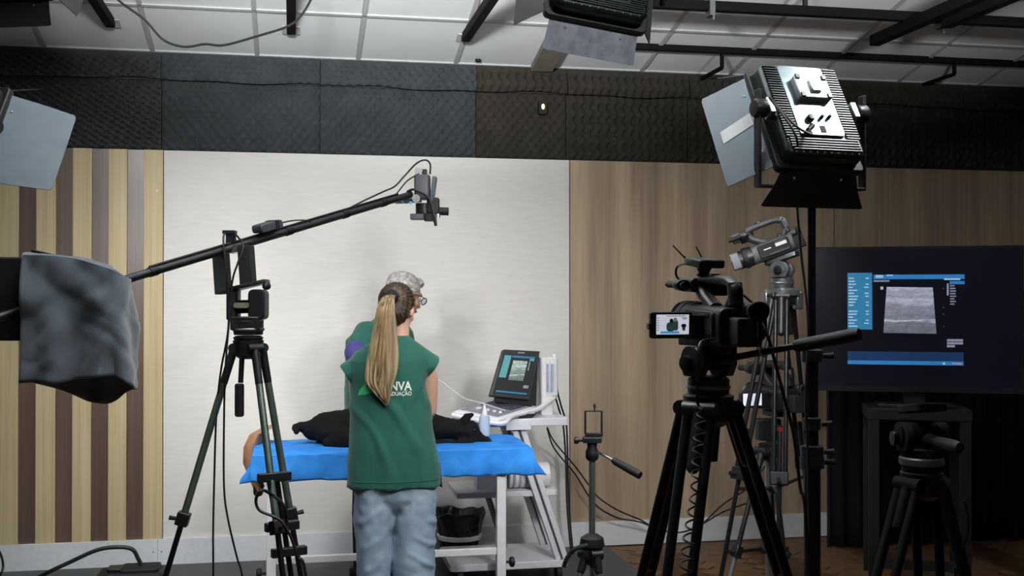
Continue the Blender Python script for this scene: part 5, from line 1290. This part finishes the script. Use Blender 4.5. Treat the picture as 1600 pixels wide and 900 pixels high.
for px, dy in ((571, -.08), (603, .08)):
    p0, p1, p2 = mq_(px+5, 680, dy), mq_(px, 780, dy), mq_(px, 880, dy)
    bmm.chain([(p0, .09), (p1, .06), (V((p2.x-.02, p2.y, .1)), .04)]); bmm.chain([(V((p2.x-.02, p2.y, .06)), .034), (V((p2.x+.14, p2.y, .045)), .032)])
part(mn, 'body', remesh(bmm, .0075, 3, None, ml), SKIN2)
face_parts(mn, qM, mM, 1.08, SKIN2)
mt = MB()
mt.ell_loft([(mq_(cx, y, 0), V((hw*mk, 0, 0)), V((0, d_, 0))) for y, cx, hw, d_ in ((690, 588, 52, .19), (655, 589, 50, .185), (615, 589, 49.5, .18), (575, 590, 50, .18), (550, 592, 52, .18), (532, 594, 53, .175), (518, 599, 45, .15), (505, 605, 32, .115), (494, 611, 20, .085), (489, 614, 15, .07))], 36, 2.4)
mt.chain([(mq_(574, 524, -.09), .085), (mq_(566, 538, -.15), .08), (mq_(561, 552, -.19), .073)])
def mwr(p, n): return .006*noise.noise(V((p.x*10, p.y*8, p.z*6)))+.003*noise.noise(p*24)+.005*math.sin((p.x+p.z)*36)*noise.noise(p*5)
part(mn, 'scrub_top', remesh(mt, .0085, 2, mwr, ml), GREEN, 'green scrub top')
part(mn, 'undershirt_sleeve', remesh(MB().chain([(mq_(558, 551, -.205), .072), (mq_(576, 590, -.23), .056), (mq_(588, 612, -.26), .05)]), .008, 2, None, ml), PURP, 'purple-blue undershirt sleeve')
part(mn, 'trousers', remesh(MB().chain([(mq_(578, 670, -.06), .11), (mq_(576, 730, -.08), .09), (mq_(570, 800, -.08), .074), (mq_(571, 885, -.08), .07)]).chain([(mq_(602, 670, .06), .11), (mq_(603, 730, .08), .09), (mq_(603, 800, .08), .078), (mq_(603, 885, .08), .07)]), .01, 3, None, ml), NAVY, 'navy trousers')
for px, dy in ((571, -.08), (603, .08)):
    p2 = mq_(px, 880, dy)
    part(mn, 'shoe', MB().ell_loft([(V((p2.x-.09+dx, p2.y, .012+h)), V((0,w_,0)), V((0,0,h))) for dx, w_, h in ((0,.028,.03),(.03,.04,.04),(.12,.044,.04),(.22,.045,.032),(.27,.028,.02))], 16), BLKR)
gh = MB()
gh.sph(qM(0,-.024,.036), (.09,.108,.092), 20, 14, mM); gh.sph(qM(0,-.062,-.015), (.08,.06,.07), 16, 10, mM); gh.sph(qM(0,.05,.088), (.06,.04,.03), 12, 8, mM)
def ghs(p, n): return .005*noise.noise(p*48)+.003*noise.noise(p*110)
part(mn, 'hair', remesh(gh, .0055, 1, ghs, ml), M('grey_hair', '8d8986', .7, var=.25, scale=45, hex2='cdc9c5', bump=.6, bscale=120), 'short silver-grey hair')
gl = thing('glasses', 'dark-framed glasses worn by the grey-haired person', 'glasses', qM(0, .1, .0))
FRM = M('glasses_frame', '1b1d2c', .3)
for sx in (-1, 1):
    ring = [qM(sx*.034+.025*math.cos(t_), .108, .003+.019*math.sin(t_)) for t_ in [2*math.pi*i/18 for i in range(19)]]
    part(gl, 'rim', MB().tube(ring, .003, 6, 0), FRM)
    part(gl, 'lens', MB().prism(ring[:-1], .0015), M('spectacle_glass', 'dfe6ea', .05, var=.01, trans=.95))
    part(gl, 'temple_arm', MB().tube([qM(sx*.06, .106, .008), qM(sx*.081, .08, .01), qM(sx*.086, .02, .008), qM(sx*.084, -.008, -.005)], .0026, 6, 4), FRM)
part(gl, 'bridge', MB().tube([qM(-.01, .109, .008), qM(0, .114, .011), qM(.01, .109, .008)], .0026, 6, 4), FRM)

# unseen lamps put in above the frame for ceiling fill and back light
tB, rB = led_panel('added LED fill panel hung unseen above the frame, turned up to the ceiling', V((-.15, 2.0, 2.7)), V((.16, .80, .60)), .3, .3, {'r': (30, .18, 0, LEAFB), 'l': (40, .18, 0, LEAFB)}, POWER['added_uplight'], 82, detail=False, yoke=('up', -30, .24))  # added lamp, bounces soft fill off the ceiling
hung(tB, rB, 'rod carrying the added LED panel that is turned up to the ceiling', None)
tK, rK = led_panel('unseen hung LED panel at the upper right that lights the back of the panel on the stand', V((2.55, 3.05, 3.3)), V((-.6, .2, -.77)), .3, .3, {'b': (30, .14, 0, LEAFB), 't': (20, .2, 0, LEAFB), 'r': (20, .2, 0, LEAFB)}, POWER['rim'], 40, detail=False, yoke=('up', 50, .24))  # unseen lamp placed to give the highlight on the stand panel's back
hung(tK, rK, 'rod carrying the unseen LED panel at the upper right', None)
tU, rU = led_panel('added LED fill panel hung unseen above the frame on the right, turned up to the ceiling', V((2.75, 2.5, 2.75)), V((.12, .80, .58)), .3, .3, {'r': (30, .12, 0, LEAFB), 'l': (40, .12, 0, LEAFB)}, POWER['added_uplight_right'], 75, detail=False, yoke=('up', -30, .24))  # added lamp, lifts the dark right side of the ceiling
hung(tU, rU, 'rod carrying the added right-hand LED panel that is turned up to the ceiling', None)
tX, rX = led_panel('added LED fill panel hung unseen above the camera, turned towards the stage', V((1.25, .7, 3.3)), V((-.17, .93, -.3)), .25, .2, {'r': (15, .14, 0, LEAFB), 'l': (15, .14, 0, LEAFB)}, POWER['back'], 45, detail=False, yoke=('up', 20, .2))  # added lamp, brightens the back of the top centre panel
hung(tX, rX, 'rod carrying the added LED panel above the camera turned towards the stage', None)
